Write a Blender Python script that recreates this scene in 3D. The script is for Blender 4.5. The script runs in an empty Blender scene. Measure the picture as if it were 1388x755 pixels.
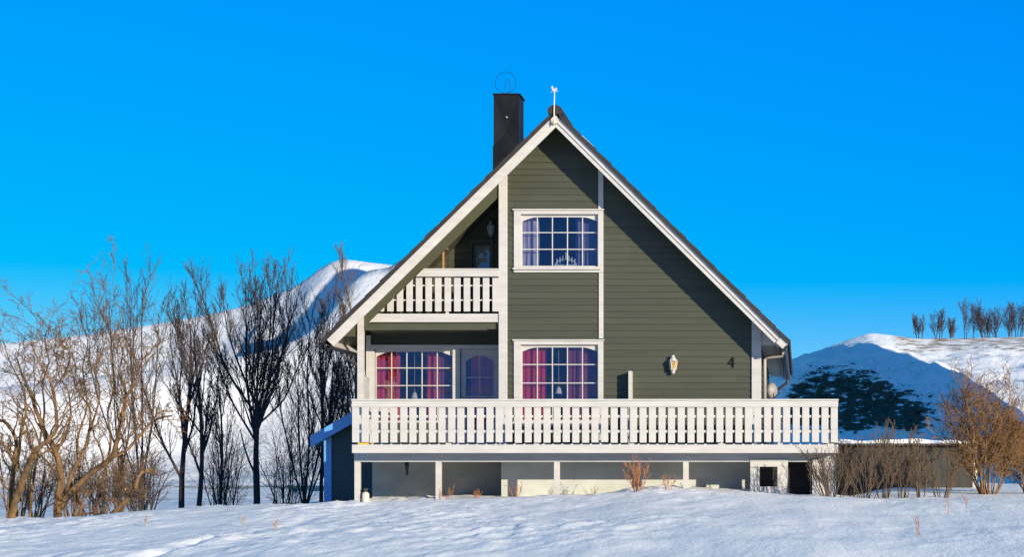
import bpy, bmesh, math, random
import numpy as np
from mathutils import Vector, Matrix

S = bpy.context.scene
COL = S.collection
R = math.radians
CY = 34.0            # distance from the camera to the gable wall (the wall stands at y = 0, camera height is z = 0)
F = 2176.0           # focal length in photo pixels
VX, VY = 1085.0, 650.0

# ------------------------------------------------------------------ camera
cd = bpy.data.cameras.new('camera'); cam = bpy.data.objects.new('camera', cd); COL.objects.link(cam)
cam.location = (0, -CY, 0); cam.rotation_euler = (R(90), 0, 0)
cd.sensor_width = 36; cd.lens = 36 * F / 1388
cd.shift_x = -(VX - 694) / 1388; cd.shift_y = (VY - 377.5) / 1388
cd.clip_start = .5; cd.clip_end = 20000
S.camera = cam

# ------------------------------------------------------------------ sky, sun, exposure
SUN = Vector((.69, -.73, .215)).normalized()
SUN_EL = math.asin(SUN.z); SUN_ROT = math.atan2(SUN.x, SUN.y)
w = bpy.data.worlds.new('World'); S.world = w; w.use_nodes = True
nt = w.node_tree; nt.nodes.clear()
out = nt.nodes.new('ShaderNodeOutputWorld'); bg = nt.nodes.new('ShaderNodeBackground')
sky = nt.nodes.new('ShaderNodeTexSky'); sky.sky_type = 'NISHITA'; sky.sun_disc = False
sky.sun_elevation = SUN_EL; sky.sun_rotation = SUN_ROT
sky.air_density = 1.0; sky.dust_density = 0.0; sky.ozone_density = 3.0; sky.altitude = 800
hs = nt.nodes.new('ShaderNodeHueSaturation'); hs.inputs['Saturation'].default_value = 1.75
hs.inputs['Hue'].default_value = .49
bg.inputs['Strength'].default_value = .083
sep = nt.nodes.new('ShaderNodeSeparateColor'); cmb = nt.nodes.new('ShaderNodeCombineColor')
def _m(op, a, b):
    n = nt.nodes.new('ShaderNodeMath'); n.operation = op; n.use_clamp = False
    nt.links.new(a, n.inputs[0]); n.inputs[1].default_value = b; return n.outputs[0]
nt.links.new(sky.outputs[0], hs.inputs['Color']); nt.links.new(hs.outputs[0], sep.inputs[0])
# deep polar blue: compress the range of green and blue (values are before the .1 strength)
nt.links.new(_m('MULTIPLY', _m('MAXIMUM', sep.outputs[0], 0), .8), cmb.inputs[0])
nt.links.new(_m('MULTIPLY', _m('POWER', _m('MAXIMUM', sep.outputs[1], 0.001), .633), 1.895), cmb.inputs[1])
nt.links.new(_m('MINIMUM', _m('MULTIPLY', _m('POWER', _m('MAXIMUM', sep.outputs[2], 0.001), 1.6), 1.05), 9.7), cmb.inputs[2])
# whiter, warmer sky around the sun
tcw = nt.nodes.new('ShaderNodeTexCoord'); dot = nt.nodes.new('ShaderNodeVectorMath'); dot.operation = 'DOT_PRODUCT'
dot.inputs[1].default_value = SUN; nt.links.new(tcw.outputs['Generated'], dot.inputs[0])
mr = nt.nodes.new('ShaderNodeMapRange'); mr.interpolation_type = 'SMOOTHSTEP'; mr.inputs['From Min'].default_value = -.2; mr.inputs['From Max'].default_value = .95
nt.links.new(dot.outputs['Value'], mr.inputs['Value'])
mxw = nt.nodes.new('ShaderNodeMixRGB'); mxw.inputs[2].default_value = (.7, 2.3, 7.8, 1)
nt.links.new(mr.outputs[0], mxw.inputs[0]); nt.links.new(cmb.outputs[0], mxw.inputs[1])
nt.links.new(mxw.outputs[0], bg.inputs[0]); nt.links.new(bg.outputs[0], out.inputs[0])
sd = bpy.data.lights.new('sun', 'SUN'); so = bpy.data.objects.new('sun', sd); COL.objects.link(so)
sd.energy = 5.0; sd.angle = R(.5); sd.color = (1.0, .90, .74)
so.rotation_euler = SUN.to_track_quat('Z', 'Y').to_euler(); so.location = (40, -40, 30)
S.view_settings.view_transform = 'Standard'; S.view_settings.look = 'None'
S.view_settings.exposure = .27; S.view_settings.gamma = 1; S.view_settings.use_curve_mapping = False

# ------------------------------------------------------------------ helpers
def X(px, Y): return (px - VX) / F * (Y + CY)
def Z(py, Y): return (VY - py) / F * (Y + CY)
def PT(px, py, Y): return Vector((X(px, Y), Y, Z(py, Y)))

_org = {}
class MB:
    def __init__(s): s.v = []; s.f = []
    def quad(s, a, b, c, d):
        n = len(s.v); s.v += [a, b, c, d]; s.f.append((n, n+1, n+2, n+3)); return s
    def box(s, x0, x1, y0, y1, z0, z1):
        n = len(s.v)
        s.v += [(x0,y0,z0),(x1,y0,z0),(x1,y1,z0),(x0,y1,z0),(x0,y0,z1),(x1,y0,z1),(x1,y1,z1),(x0,y1,z1)]
        s.f += [tuple(n+i for i in q) for q in ((0,3,2,1),(4,5,6,7),(0,1,5,4),(1,2,6,5),(2,3,7,6),(3,0,4,7))]
        return s
    def prism(s, poly, y0, y1):          # poly of (x,z), extruded in y
        n = len(s.v); k = len(poly)
        s.v += [(x, y0, z) for x, z in poly] + [(x, y1, z) for x, z in poly]
        s.f.append(tuple(range(n, n+k))); s.f.append(tuple(range(n+2*k-1, n+k-1, -1)))
        for i in range(k):
            j = (i+1) % k; s.f.append((n+j, n+i, n+k+i, n+k+j))
        return s
    def tube(s, pts, rad, sides=4, cap=True):
        n0 = len(s.v); m = len(pts)
        if not hasattr(rad, '__len__'): rad = [rad]*m
        for i in range(m):
            p = pts[i]
            d = Vector(pts[min(i+1, m-1)]) - Vector(pts[max(i-1, 0)])
            if d.length < 1e-9: d = Vector((0,0,1))
            d.normalize()
            ref = Vector((1,0,0)) if abs(d.x) < .8 else Vector((0,1,0))
            a = d.cross(ref).normalized(); b = d.cross(a)
            for k in range(sides):
                t = 2*math.pi*k/sides
                q = Vector(p) + (a*math.cos(t) + b*math.sin(t))*rad[i]
                s.v.append((q.x, q.y, q.z))
        for i in range(m-1):
            for k in range(sides):
                k2 = (k+1) % sides
                s.f.append((n0+i*sides+k, n0+i*sides+k2, n0+(i+1)*sides+k2, n0+(i+1)*sides+k))
        if cap and sides > 3:
            s.f.append(tuple(n0+k for k in range(sides-1, -1, -1)))
            s.f.append(tuple(n0+(m-1)*sides+k for k in range(sides)))
        return s
    def lathe(s, cx, cy, prof, sides=14):  # prof of (r,z)
        n = len(s.v); m = len(prof)
        for r, z in prof:
            for k in range(sides):
                t = 2*math.pi*k/sides; s.v.append((cx+r*math.cos(t), cy+r*math.sin(t), z))
        for i in range(m-1):
            for k in range(sides):
                k2 = (k+1) % sides
                s.f.append((n+i*sides+k, n+i*sides+k2, n+(i+1)*sides+k2, n+(i+1)*sides+k))
        s.f.append(tuple(n+k for k in range(sides-1, -1, -1))); s.f.append(tuple(n+(m-1)*sides+k for k in range(sides)))
        return s
    def build(s, name, mat, parent=None, smooth=False, bevel=0, origin=None):
        me = bpy.data.meshes.new(name)
        po = _org.get(parent.name, Vector((0,0,0))) if parent else Vector((0,0,0))
        o0 = Vector(origin) if origin is not None else po
        me.from_pydata([(x-o0.x, y-o0.y, z-o0.z) for x, y, z in s.v], [], s.f); me.update()
        o = bpy.data.objects.new(name, me); COL.objects.link(o)
        o.location = o0 - po
        if parent: o.parent = parent
        _org[o.name] = o0.copy()
        me.materials.append(mat)
        if smooth: me.polygons.foreach_set('use_smooth', [True]*len(me.polygons))
        if bevel:
            md = o.modifiers.new('bevel', 'BEVEL'); md.width = bevel; md.segments = 2; md.limit_method = 'ANGLE'
        return o
def thing(name, loc, label, cat, group=None):
    o = bpy.data.objects.new(name, None); COL.objects.link(o); o.location = loc
    o.empty_display_size = .2
    _org[o.name] = Vector(loc); o['label'] = label; o['category'] = cat
    if group: o['group'] = group
    return o
def tag(o, label, cat, group=None):
    o['label'] = label; o['category'] = cat
    if group: o['group'] = group
    return o
def copy_at(o, dx=0, dy=0, dz=0):
    c = o.copy(); COL.objects.link(c); c.location = o.location + Vector((dx, dy, dz)); return c

# ------------------------------------------------------------------ materials
def mat(name, c, rough=.6, c2=None, scale=4, stretch=(1,1,1), detail=4, bump=0, bscale=None, metal=0, lo=.35, hi=.65, spec=.5):
    m = bpy.data.materials.new(name); m.use_nodes = True; t = m.node_tree; b = t.nodes['Principled BSDF']
    b.inputs['Base Color'].default_value = (*c, 1); b.inputs['Roughness'].default_value = rough; b.inputs['Metallic'].default_value = metal
    b.inputs['Specular IOR Level'].default_value = spec
    if c2 is not None or bump:
        tc = t.nodes.new('ShaderNodeTexCoord'); mp = t.nodes.new('ShaderNodeMapping'); mp.inputs['Scale'].default_value = stretch
        t.links.new(tc.outputs['Object'], mp.inputs[0])
    if c2 is not None:
        n = t.nodes.new('ShaderNodeTexNoise'); n.inputs['Scale'].default_value = scale; n.inputs['Detail'].default_value = detail
        t.links.new(mp.outputs[0], n.inputs['Vector'])
        r = t.nodes.new('ShaderNodeValToRGB'); r.color_ramp.elements[0].position = lo; r.color_ramp.elements[1].position = hi
        r.color_ramp.elements[0].color = (*c, 1); r.color_ramp.elements[1].color = (*c2, 1)
        t.links.new(n.outputs[0], r.inputs[0]); t.links.new(r.outputs[0], b.inputs['Base Color'])
    if bump:
        n2 = t.nodes.new('ShaderNodeTexNoise'); n2.inputs['Scale'].default_value = bscale or scale; n2.inputs['Detail'].default_value = 6
        t.links.new(mp.outputs[0], n2.inputs['Vector'])
        bp = t.nodes.new('ShaderNodeBump'); bp.inputs['Strength'].default_value = .6; bp.inputs['Distance'].default_value = bump
        t.links.new(n2.outputs[0], bp.inputs['Height']); t.links.new(bp.outputs[0], b.inputs['Normal'])
    return m
M = {}
M['white'] = mat('white_paint', (.57,.54,.475), .55, (.50,.47,.415), 3, (.6,.6,2.5), bump=.002, bscale=30)
def siding_mat(name, c, c2, z0, pitch=.1375):
    m = mat(name, c, .55, c2, 2.2, (.35,1,5), bump=.002, bscale=14); t = m.node_tree; b = t.nodes['Principled BSDF']
    src = b.inputs['Base Color'].links[0].from_socket
    tc = t.nodes.new('ShaderNodeTexCoord'); sx = t.nodes.new('ShaderNodeSeparateXYZ'); t.links.new(tc.outputs['Object'], sx.inputs[0])
    def mt(op, a, bb):
        n = t.nodes.new('ShaderNodeMath'); n.operation = op
        for i, v in enumerate((a, bb)):
            if v is None: continue
            if hasattr(v, 'is_linked'): t.links.new(v, n.inputs[i])
            else: n.inputs[i].default_value = v
        return n.outputs[0]
    row = mt('FLOOR', mt('DIVIDE', mt('SUBTRACT', sx.outputs[2], z0), pitch), None)
    w1 = t.nodes.new('ShaderNodeTexWhiteNoise'); w1.noise_dimensions = '1D'; t.links.new(row, w1.inputs['W'])
    along = mt('DIVIDE', mt('ADD', sx.outputs[0], mt('MULTIPLY', w1.outputs['Value'], 4.2)), 4.2)
    seg = mt('FLOOR', along, None); fr = mt('FRACT', along, None)
    w2 = t.nodes.new('ShaderNodeTexWhiteNoise'); w2.noise_dimensions = '2D'; cv = t.nodes.new('ShaderNodeCombineXYZ'); t.links.new(row, cv.inputs[0]); t.links.new(seg, cv.inputs[1]); t.links.new(cv.outputs[0], w2.inputs['Vector'])
    k = mt('ADD', mt('MULTIPLY', w2.outputs['Value'], .22), .89)
    joint = mt('SUBTRACT', 1.0, mt('MULTIPLY', mt('LESS_THAN', fr, .0016), .55))
    k = mt('MULTIPLY', k, joint)
    vm = t.nodes.new('ShaderNodeVectorMath'); vm.operation = 'SCALE'; t.links.new(src, vm.inputs[0]); t.links.new(k, vm.inputs['Scale'])
    t.links.new(vm.outputs[0], b.inputs['Base Color']); return m
M['olive'] = siding_mat('olive_siding', (.060,.063,.034), (.051,.054,.029), .71-.3+.4)
M['olive_plain'] = mat('olive_board', (.072,.072,.038), .55, (.062,.062,.033), 3, (.6,1,2))
M['grey_paint'] = mat('grey_board', (.66,.63,.57), .6, (.58,.55,.50), 3)
M['tile'] = mat('roof_tile', (.018,.016,.014), .7, (.03,.026,.022), 6, bump=.006, bscale=40)
M['black_metal'] = mat('black_sheet_metal', (.005,.006,.007), .55, (.012,.013,.014), 3, spec=.2)
M['brown_metal'] = mat('brown_gutter', (.035,.028,.025), .35)
M['zinc'] = mat('pale_pipe', (.30,.26,.21), .4)
M['concrete'] = mat('basement_wall', (.57,.575,.50), .85, (.48,.485,.42), 2.2, (1,1,1.6), bump=.004, bscale=25)
M['concrete_dark'] = mat('brown_grey_wall', (.50,.48,.40), .85, (.40,.385,.32), 2.0, (1,1,1.6), bump=.004, bscale=25)
M['beam'] = mat('grey_beam', (.48,.48,.46), .7, (.40,.40,.385), 3, (.5,1,2))
M['deckwood'] = mat('deck_boards', (.22,.19,.15), .8, (.15,.13,.10), 4, (.4,6,1))
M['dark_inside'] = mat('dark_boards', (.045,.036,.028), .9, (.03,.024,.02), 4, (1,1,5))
M['room'] = mat('room_dark', (.02,.02,.024), .9)  # near-black colour stands in for the darkness of unlit rooms
M['blue_paint'] = mat('blue_paint', (.13,.38,.74), .55, (.11,.33,.68), 3)
M['blue_siding'] = mat('dark_blue_siding', (.035,.075,.075), .6, (.028,.06,.062), 2.5, (.4,1,4))
M['red_cloth'] = mat('red_cloth', (.52,.018,.04), .9, (.36,.012,.03), 6, (4,1,.5))
M['red_cloth_brightened'] = mat('red_cloth_brightened', (.85,.06,.12), .9, (.65,.04,.09), 6, (4,1,.5))  # red curtain cloth with a brightened colour, to show in the porch shade
M['blind'] = mat('pale_blind', (.50,.55,.36), .8)
M['purple_cloth'] = mat('purple_cloth', (.22,.032,.07), .9, (.15,.022,.055), 6, (4,1,.5))
M['lilac_cloth'] = mat('lilac_cloth', (.40,.36,.40), .9, (.24,.20,.27), 9, (5,1,.5))
M['violet_cloth'] = mat('violet_cloth', (.14,.13,.22), .9, (.10,.09,.16), 9, (5,1,.5))
M['cream'] = mat('cream_plastic', (.70,.62,.44), .5)
M['brass'] = mat('brass_shade', (.55,.48,.36), .45)
M['amber'] = mat('amber_glass', (.60,.40,.12), .2, (.34,.22,.07), 12)
M['wood'] = mat('bare_wood', (.48,.24,.09), .7, (.36,.17,.06), 6, (1,1,.3))
M['yellow'] = mat('yellow_plastic', (.75,.50,.03), .5)
M['grey_dish'] = mat('dish_grey', (.30,.28,.25), .5)
M['shed_wall'] = mat('shed_boards', (.065,.058,.044), .85, (.045,.042,.032), 3, (2,1,.7), bump=.004, bscale=12)
M['bark_warm'] = mat('orange_brown_bark', (.215,.115,.038), .9, (.085,.047,.02), 7, (1,1,.4), bump=.03, bscale=16, lo=.42, hi=.62)  # orange-brown bark with darker random mottling
M['bark_dark'] = mat('dark_bark', (.06,.043,.038), .9, (.035,.026,.024), 5, (1,1,.5), bump=.008, bscale=22)
M['bark_purple'] = mat('twig_bark', (.075,.05,.043), .9, (.05,.035,.031), 8)
M['bark_brown'] = mat('shrub_bark', (.17,.105,.055), .9, (.11,.07,.04), 8)
M['bark_rust'] = mat('rusty_bush_bark', (.25,.13,.042), .9, (.16,.085,.032), 8)
M['bark_gold'] = mat('golden_twigs', (.20,.108,.036), .9, (.105,.06,.026), 8)
M['bark_hedge'] = mat('hedge_bark', (.13,.085,.045), .9, (.08,.055,.032), 8)
M['orange_twig'] = mat('orange_twig', (.48,.19,.06), .9, (.34,.14,.05), 8)
M['straw'] = mat('dry_straw', (.42,.30,.15), .9)
M['cutwood'] = mat('cut_wood', (.62,.34,.12), .8)
M['lamp_grey'] = mat('verdigris_lamp', (.35,.45,.43), .5)

def glass():
    m = bpy.data.materials.new('window_glass'); m.use_nodes = True; t = m.node_tree; t.nodes.clear()
    o = t.nodes.new('ShaderNodeOutputMaterial'); mx = t.nodes.new('ShaderNodeMixShader')
    tr = t.nodes.new('ShaderNodeBsdfTransparent'); tr.inputs[0].default_value = (.82,.85,.9,1)
    gl = t.nodes.new('ShaderNodeBsdfGlossy'); gl.inputs['Roughness'].default_value = .02; gl.inputs[0].default_value = (.9,.93,1,1)
    tc = t.nodes.new('ShaderNodeTexCoord'); n = t.nodes.new('ShaderNodeTexNoise'); n.inputs['Scale'].default_value = 2.2
    bp = t.nodes.new('ShaderNodeBump'); bp.inputs['Strength'].default_value = .6; bp.inputs['Distance'].default_value = .04
    t.links.new(tc.outputs['Object'], n.inputs['Vector']); t.links.new(n.outputs[0], bp.inputs['Height']); t.links.new(bp.outputs[0], gl.inputs['Normal'])
    mx.inputs[0].default_value = .075
    t.links.new(tr.outputs[0], mx.inputs[1]); t.links.new(gl.outputs[0], mx.inputs[2]); t.links.new(mx.outputs[0], o.inputs[0])
    return m
M['glass'] = glass()

def snow_mat(name, base=(.88,.875,.83), bump=.02, scales=(1.2, 9, 60), extra=None):
    m = bpy.data.materials.new(name); m.use_nodes = True; t = m.node_tree; b = t.nodes['Principled BSDF']
    b.inputs['Roughness'].default_value = .75; b.inputs['Base Color'].default_value = (*base, 1); b.inputs['Specular IOR Level'].default_value = .25
    tc = t.nodes.new('ShaderNodeTexCoord'); prev = None
    for i, (sc, dist) in enumerate(zip(scales, (bump*2.2, bump*.7, bump*.18))):
        mp = t.nodes.new('ShaderNodeMapping'); mp.inputs['Scale'].default_value = (1, .4, 1) if i < 2 else (1,.6,1); mp.inputs['Rotation'].default_value = (0,0,R(17))
        n = t.nodes.new('ShaderNodeTexNoise'); n.inputs['Scale'].default_value = sc; n.inputs['Detail'].default_value = 5; n.inputs['Roughness'].default_value = .6
        bp = t.nodes.new('ShaderNodeBump'); bp.inputs['Strength'].default_value = .8; bp.inputs['Distance'].default_value = dist
        t.links.new(tc.outputs['Object'], mp.inputs[0]); t.links.new(mp.outputs[0], n.inputs['Vector']); t.links.new(n.outputs[0], bp.inputs['Height'])
        if prev: t.links.new(prev.outputs[0], bp.inputs['Normal'])
        prev = bp
    t.links.new(prev.outputs[0], b.inputs['Normal'])
    return m
M['snow'] = snow_mat('snow', base=(.90,.885,.83), bump=.022, scales=(1.6, 11, 55))
M['snow_far'] = snow_mat('mountain_snow', base=(.76,.755,.72), bump=3.0, scales=(.012, .06, .3))

def hill_mat():
    m = snow_mat('hill_snow_rock', bump=.5, scales=(.06, .35, 1.6)); t = m.node_tree; b = t.nodes['Principled BSDF']
    tc = t.nodes.new('ShaderNodeTexCoord'); at = t.nodes.new('ShaderNodeAttribute'); at.attribute_name = 'rock'
    at2 = t.nodes.new('ShaderNodeAttribute'); at2.attribute_name = 'tuft'
    def noise(sc, st, rot, det=6):
        mp = t.nodes.new('ShaderNodeMapping'); mp.inputs['Scale'].default_value = st; mp.inputs['Rotation'].default_value = rot
        n = t.nodes.new('ShaderNodeTexNoise'); n.inputs['Scale'].default_value = sc; n.inputs['Detail'].default_value = det; n.inputs['Roughness'].default_value = .65
        t.links.new(tc.outputs['Object'], mp.inputs[0]); t.links.new(mp.outputs[0], n.inputs['Vector']); return n
    def madd(a, bb, op):
        x = t.nodes.new('ShaderNodeMath'); x.operation = op; t.links.new(a, x.inputs[0])
        if hasattr(bb, 'is_linked'): t.links.new(bb, x.inputs[1])
        else: x.inputs[1].default_value = bb
        return x.outputs[0]
    def ramp(s, lo, hi):
        r = t.nodes.new('ShaderNodeMapRange'); r.inputs['From Min'].default_value = lo; r.inputs['From Max'].default_value = hi
        t.links.new(s, r.inputs['Value']); return r.outputs[0]
    n1 = noise(1.6, (.42, .3, 1.6), (0, R(28), 0), 12); 
    rock = ramp(madd(madd(at.outputs['Fac'], .44, 'MULTIPLY'), n1.outputs[0], 'ADD'), .80, .87)
    n2 = noise(.55, (.30, .5, 2.2), (0, R(-8), R(12)), 9)
    tuft = ramp(madd(madd(at2.outputs['Fac'], .42, 'MULTIPLY'), n2.outputs[0], 'ADD'), .86, 1.0)
    n3 = noise(2.5, (1,1,1), (0,0,0))
    cr = t.nodes.new('ShaderNodeValToRGB'); cr.color_ramp.elements[0].color = (.03,.033,.024,1); cr.color_ramp.elements[1].color = (.085,.080,.05,1)
    cr.color_ramp.elements[0].position = .35; cr.color_ramp.elements[1].position = .7
    t.links.new(n3.outputs[0], cr.inputs[0])
    m1 = t.nodes.new('ShaderNodeMixRGB'); m1.inputs[1].default_value = (.88,.875,.83,1); m1.inputs[2].default_value = (.30,.23,.13,1); t.links.new(tuft, m1.inputs[0])
    m2 = t.nodes.new('ShaderNodeMixRGB'); t.links.new(rock, m2.inputs[0]); t.links.new(m1.outputs[0], m2.inputs[1]); t.links.new(cr.outputs[0], m2.inputs[2])
    t.links.new(m2.outputs[0], b.inputs['Base Color'])
    return m
M['hill'] = hill_mat()
M['rock'] = mat('dark_rock', (.03,.034,.024), .95, (.085,.075,.045), 1.2)

# ------------------------------------------------------------------ numeric noise
_rng = np.random.default_rng(5); _perm = _rng.permutation(4096)
_grad = _rng.uniform(0, 2*np.pi, 4096)
def pn(x, y):
    xi = np.floor(x).astype(int); yi = np.floor(y).astype(int); xf = x-xi; yf = y-yi
    u = xf*xf*xf*(xf*(xf*6-15)+10); v = yf*yf*yf*(yf*(yf*6-15)+10)
    def g(ix, iy, dx, dy):
        a = _grad[(_perm[(ix & 4095)] + iy*131) & 4095]; return np.cos(a)*dx + np.sin(a)*dy
    a = g(xi, yi, xf, yf); b = g(xi+1, yi, xf-1, yf); c = g(xi, yi+1, xf, yf-1); d = g(xi+1, yi+1, xf-1, yf-1)
    return (a*(1-u)+b*u)*(1-v) + (c*(1-u)+d*u)*v
def fbm(x, y, o=4):
    s = 0; a = 1; f = 1
    for i in range(o): s = s + a*pn(x*f+i*17.3, y*f-i*9.1); a *= .5; f *= 2.03
    return s
def sstep(a, b, x):
    t = np.clip((x-a)/(b-a), 0, 1); return t*t*(3-2*t)
def grid_obj(name, xs, ys, zf, m, attrs=None):
    gx, gy = np.meshgrid(xs, ys); gz = zf(gx, gy); nx, ny = len(xs), len(ys)
    v = np.stack([gx, gy, gz], -1).reshape(-1, 3)
    i = np.arange(nx*ny).reshape(ny, nx)
    f = np.stack([i[:-1,:-1], i[:-1,1:], i[1:,1:], i[1:,:-1]], -1).reshape(-1, 4)
    me = bpy.data.meshes.new(name); me.from_pydata(v.tolist(), [], f.tolist()); me.update()
    me.polygons.foreach_set('use_smooth', [True]*len(me.polygons)); me.materials.append(m)
    for k, fn in (attrs or {}).items():
        a = me.attributes.new(k, 'FLOAT', 'POINT'); a.data.foreach_set('value', np.asarray(fn(gx, gy, gz), dtype=np.float32).reshape(-1))
    o = bpy.data.objects.new(name, me); COL.objects.link(o); o['kind'] = 'structure'; return o

# ------------------------------------------------------------------ snow ground, one sheet to the horizon
_cx = np.array([-3000,-60,-15.7,-14.5,-12.8,-10.8,-9.6,-8.75,-7.6,-6.4,-4.1,-2.7,-1.2,.2,1.5,3,4.4,8,60,3000.])
_cz = np.array([-1.4,-1.3,-.84,-.78,-.61,-.59,-.53,-.50,-.455,-.385,-.35,-.30,-.315,-.33,-.40,-.42,-.44,-.5,-.9,-1.0])
def ground0(x, y):
    z = np.interp(x, _cx, _cz)
    d = np.clip(-2.6-y, 0, None)
    z = z - .050*d - .0007*np.minimum(d, 45)**2 - .02*np.clip(d-45, 0, None)
    b = np.clip(y+2, 0, None)
    rt = sstep(.2, 2.5, x)
    z = z + rt*.032*np.minimum(b, 9)
    z = z + rt*.02*np.clip(y-25, 0, 250) - (1-rt)*.055*np.clip(b-3, 0, 70)
    return z
def ground(x, y):
    x = np.asarray(x, float); y = np.asarray(y, float)
    z = ground0(x, y)
    near = np.exp(-np.clip(np.hypot(x+5, (y+8))-14, 0, None)/8)
    z = z + .07*np.exp(-((x+8)/1.6)**4)*sstep(-1.6,-.6,y)*(1-sstep(2,4,y))
    z = z + .10*fbm(x*.22+3, y*.22, 3)*(1 if True else 0)*np.clip((-y-1)/5, .15, 1)
    ca, sa = math.cos(-.30), math.sin(-.30); u = x*ca+y*sa; v = -x*sa+y*ca
    wx = fbm(u*.6, v*.35, 2)*.5
    r = fbm(u*1.9+wx, v*.60+wx, 3); r2 = fbm(u*4.5+wx, v*1.1, 3)
    sm = near*(.35+.65*sstep(-14, -10, y))*(1-.45*sstep(-3.5, 1, x))
    patch = sstep(-.35, .35, fbm(x*.25, y*.12, 2)-.35*sstep(-2.5, 1, x)+.1)
    z = z + near*sm*((.060*np.abs(r)-.01)*(.1+.9*patch) + .052*np.abs(r2)*(.05+.95*patch))+sm*(.018*sstep(.10, .30, fbm(u*2.6+wx, v*.75, 4))+.018*sstep(.05, .22, fbm(u*6+7, v*1.7, 3)))*(.15+.85*patch)*(1-.5*sstep(-4, -1, x))+near*(0 + .03*fbm(x*.8, y*.35, 2))
    # drift lying against the wall on the right
    z = z + .10*np.exp(-((x+2.7)/1.3)**2-((y+1.6)/1.1)**2) + .10*sstep(-4.0, -3.4, x)*sstep(-1.8, -.6, y)*(1-sstep(-1.0, -.4, x))*(1-sstep(1, 3, y))
    for hxp in (-9.1, -7.4, -5.0, -2.35, -1.0, -.25, .7):
        z = z - .07*np.exp(-((x-hxp)/.16)**2-((y+1.25)/.2)**2) + .035*np.exp(-((x-hxp+.1)/.4)**2-((y+1.55)/.25)**2)
    # old track running away from the viewer
    tx = -8.70 + .20*np.sin((y+12)*.33)
    fade = sstep(-13.0, -12.2, y)*(1-sstep(-8.0, -4.0, y))
    z = z - fade*(.045+.07*(1-sstep(-12.4,-11.6,y)))*np.exp(-((x-tx)/.15)**2) + fade*.010*np.exp(-((x-tx-.30)/.14)**2) + fade*.016*np.exp(-((x-tx+.28)/.13)**2)
    return z
def axis(a, b, st, far, g=1.25):
    c = list(np.arange(a, b, st)); s = st; p = a; L = []
    while p > -far: s *= g; p -= s; L.append(p)
    s = st; p = c[-1]; H = []
    while p < far: s *= g; p += s; H.append(p)
    return np.array(L[::-1]+c+H)
grid_obj('snow_ground', axis(-17.5, 6.5, .085, 6000), axis(-19, 3, .085, 9000), ground, M['snow'])
def gz(x, y): return float(ground(np.array([x]), np.array([y]))[0])

# ------------------------------------------------------------------ hills and mountains
def sky_interp(tab, Y):
    xs = np.array([X(p, Y) for p, q in tab]); zs = np.array([Z(q, Y) for p, q in tab]); return lambda x: np.interp(x, xs, zs)
# long snowy hill on the left, far off
HB = 1190.; hb = sky_interp([(-700,520),(-300,490),(0,466),(110,455),(200,441),(290,424),(340,412),(400,389),(418,377),(440,360),(462,353),(500,357),(540,361),(640,380),(800,440),(1000,520),(1300,600)], HB)
def back_hill(x, y):
    c = hb(x); t = np.clip((y-700)/(HB-700), 0, 1.0); b = np.clip((y-HB)/500, 0, 1)
    z = -230 + (c+230)*t*(1-b*b*.8)
    return z + 9*fbm(x*.010, y*.006, 6)*np.clip(t*1.5, 0, 1)*(1-.8*sstep(.9, 1, t)) + 26*np.clip(1-np.abs(t-.86)/.14, 0, 1)*np.abs(fbm(x*.03+4, y*.003, 4))*sstep(-480, -400, x)
grid_obj('far_mountain', np.arange(-1500, 420, 7.), np.concatenate([np.arange(740, 1194, 6.), np.arange(1205, 1740, 60)]), back_hill, M['snow_far'])
# spur in front of it: its crest falls to the left; the peak behind the house is added to throw a shadow left
SP = 1000.; sp = sky_interp([(-900,640),(-300,632),(0,616),(80,602),(200,562),(270,534),(309,516),(341,499),(390,478),(418,462),(436,444),(452,422),(466,396),(482,372),(500,362),(530,357),(545,347),(560,336),(580,317),(640,258),(700,204),(735,188),(765,192),(800,214),(850,272),(910,350),(965,420),(1025,548),(1090,640),(1300,648)], SP)
def spur(x, y):
    c = sp(x); t = np.clip((y-120)/(SP-120), 0, 1); b = np.clip((y-SP)/200, 0, 1)
    z = -5 + (c+5)*(t**(1.25+5*sstep(75, 160, c)))*(1-b*.9) - 70*b
    return z + (4*fbm(x*.010, y*.006, 5)+2.0*np.abs(fbm(x*.03, y*.012, 4)))*np.clip(t*2, 0, 1)*(1-.85*sstep(.7, .97, t)) - 14*np.abs(fbm(x*.02+9, y*.02, 5))*sstep(-190, -120, x)*sstep(.5, .8, t)
grid_obj('snow_slope', np.arange(-900, 220, 6.), np.concatenate([np.arange(115, 1003, 7.), np.arange(1010, 1200, 25)]), spur, M['snow_far'])
# far lit hill on the right, its top with blown-out grass
HR = 450.; hr = sky_interp([(700,640),(900,600),(1000,560),(1080,500),(1130,468),(1165,456),(1180,452),(1203,454),(1240,459),(1300,459),(1388,457),(1500,455),(1700,450),(2000,450)], HR)
def right_hill(x, y):
    c = hr(x); t = np.clip((y-270)/(HR-270), 0, 1); b = np.clip((y-HR)/160, 0, 1)
    z = -1 + (c+1)*(.55*t+.45*t**1.3)*(1-.5*b*b)
    n = 1.8*fbm(x*.04, y*.05, 5) + 2.2*np.abs(fbm(x*.10+y*.05, y*.05, 5))
    return z + n*np.clip(t*1.6, 0, 1)*(1-.85*sstep(.85, 1, t))
def tuftm(x, y, z):
    px = VX + x*F/(y+CY); py = VY - z*F/(y+CY)
    return sstep(1185, 1215, px)*(1-.85*sstep(462, 515, py))
grid_obj('far_hill', np.arange(-90, 260, 1.3), np.concatenate([np.arange(268, 454, 1.2), np.arange(456, 620, 9)]), right_hill, M['hill'], {'tuft': tuftm})
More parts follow.
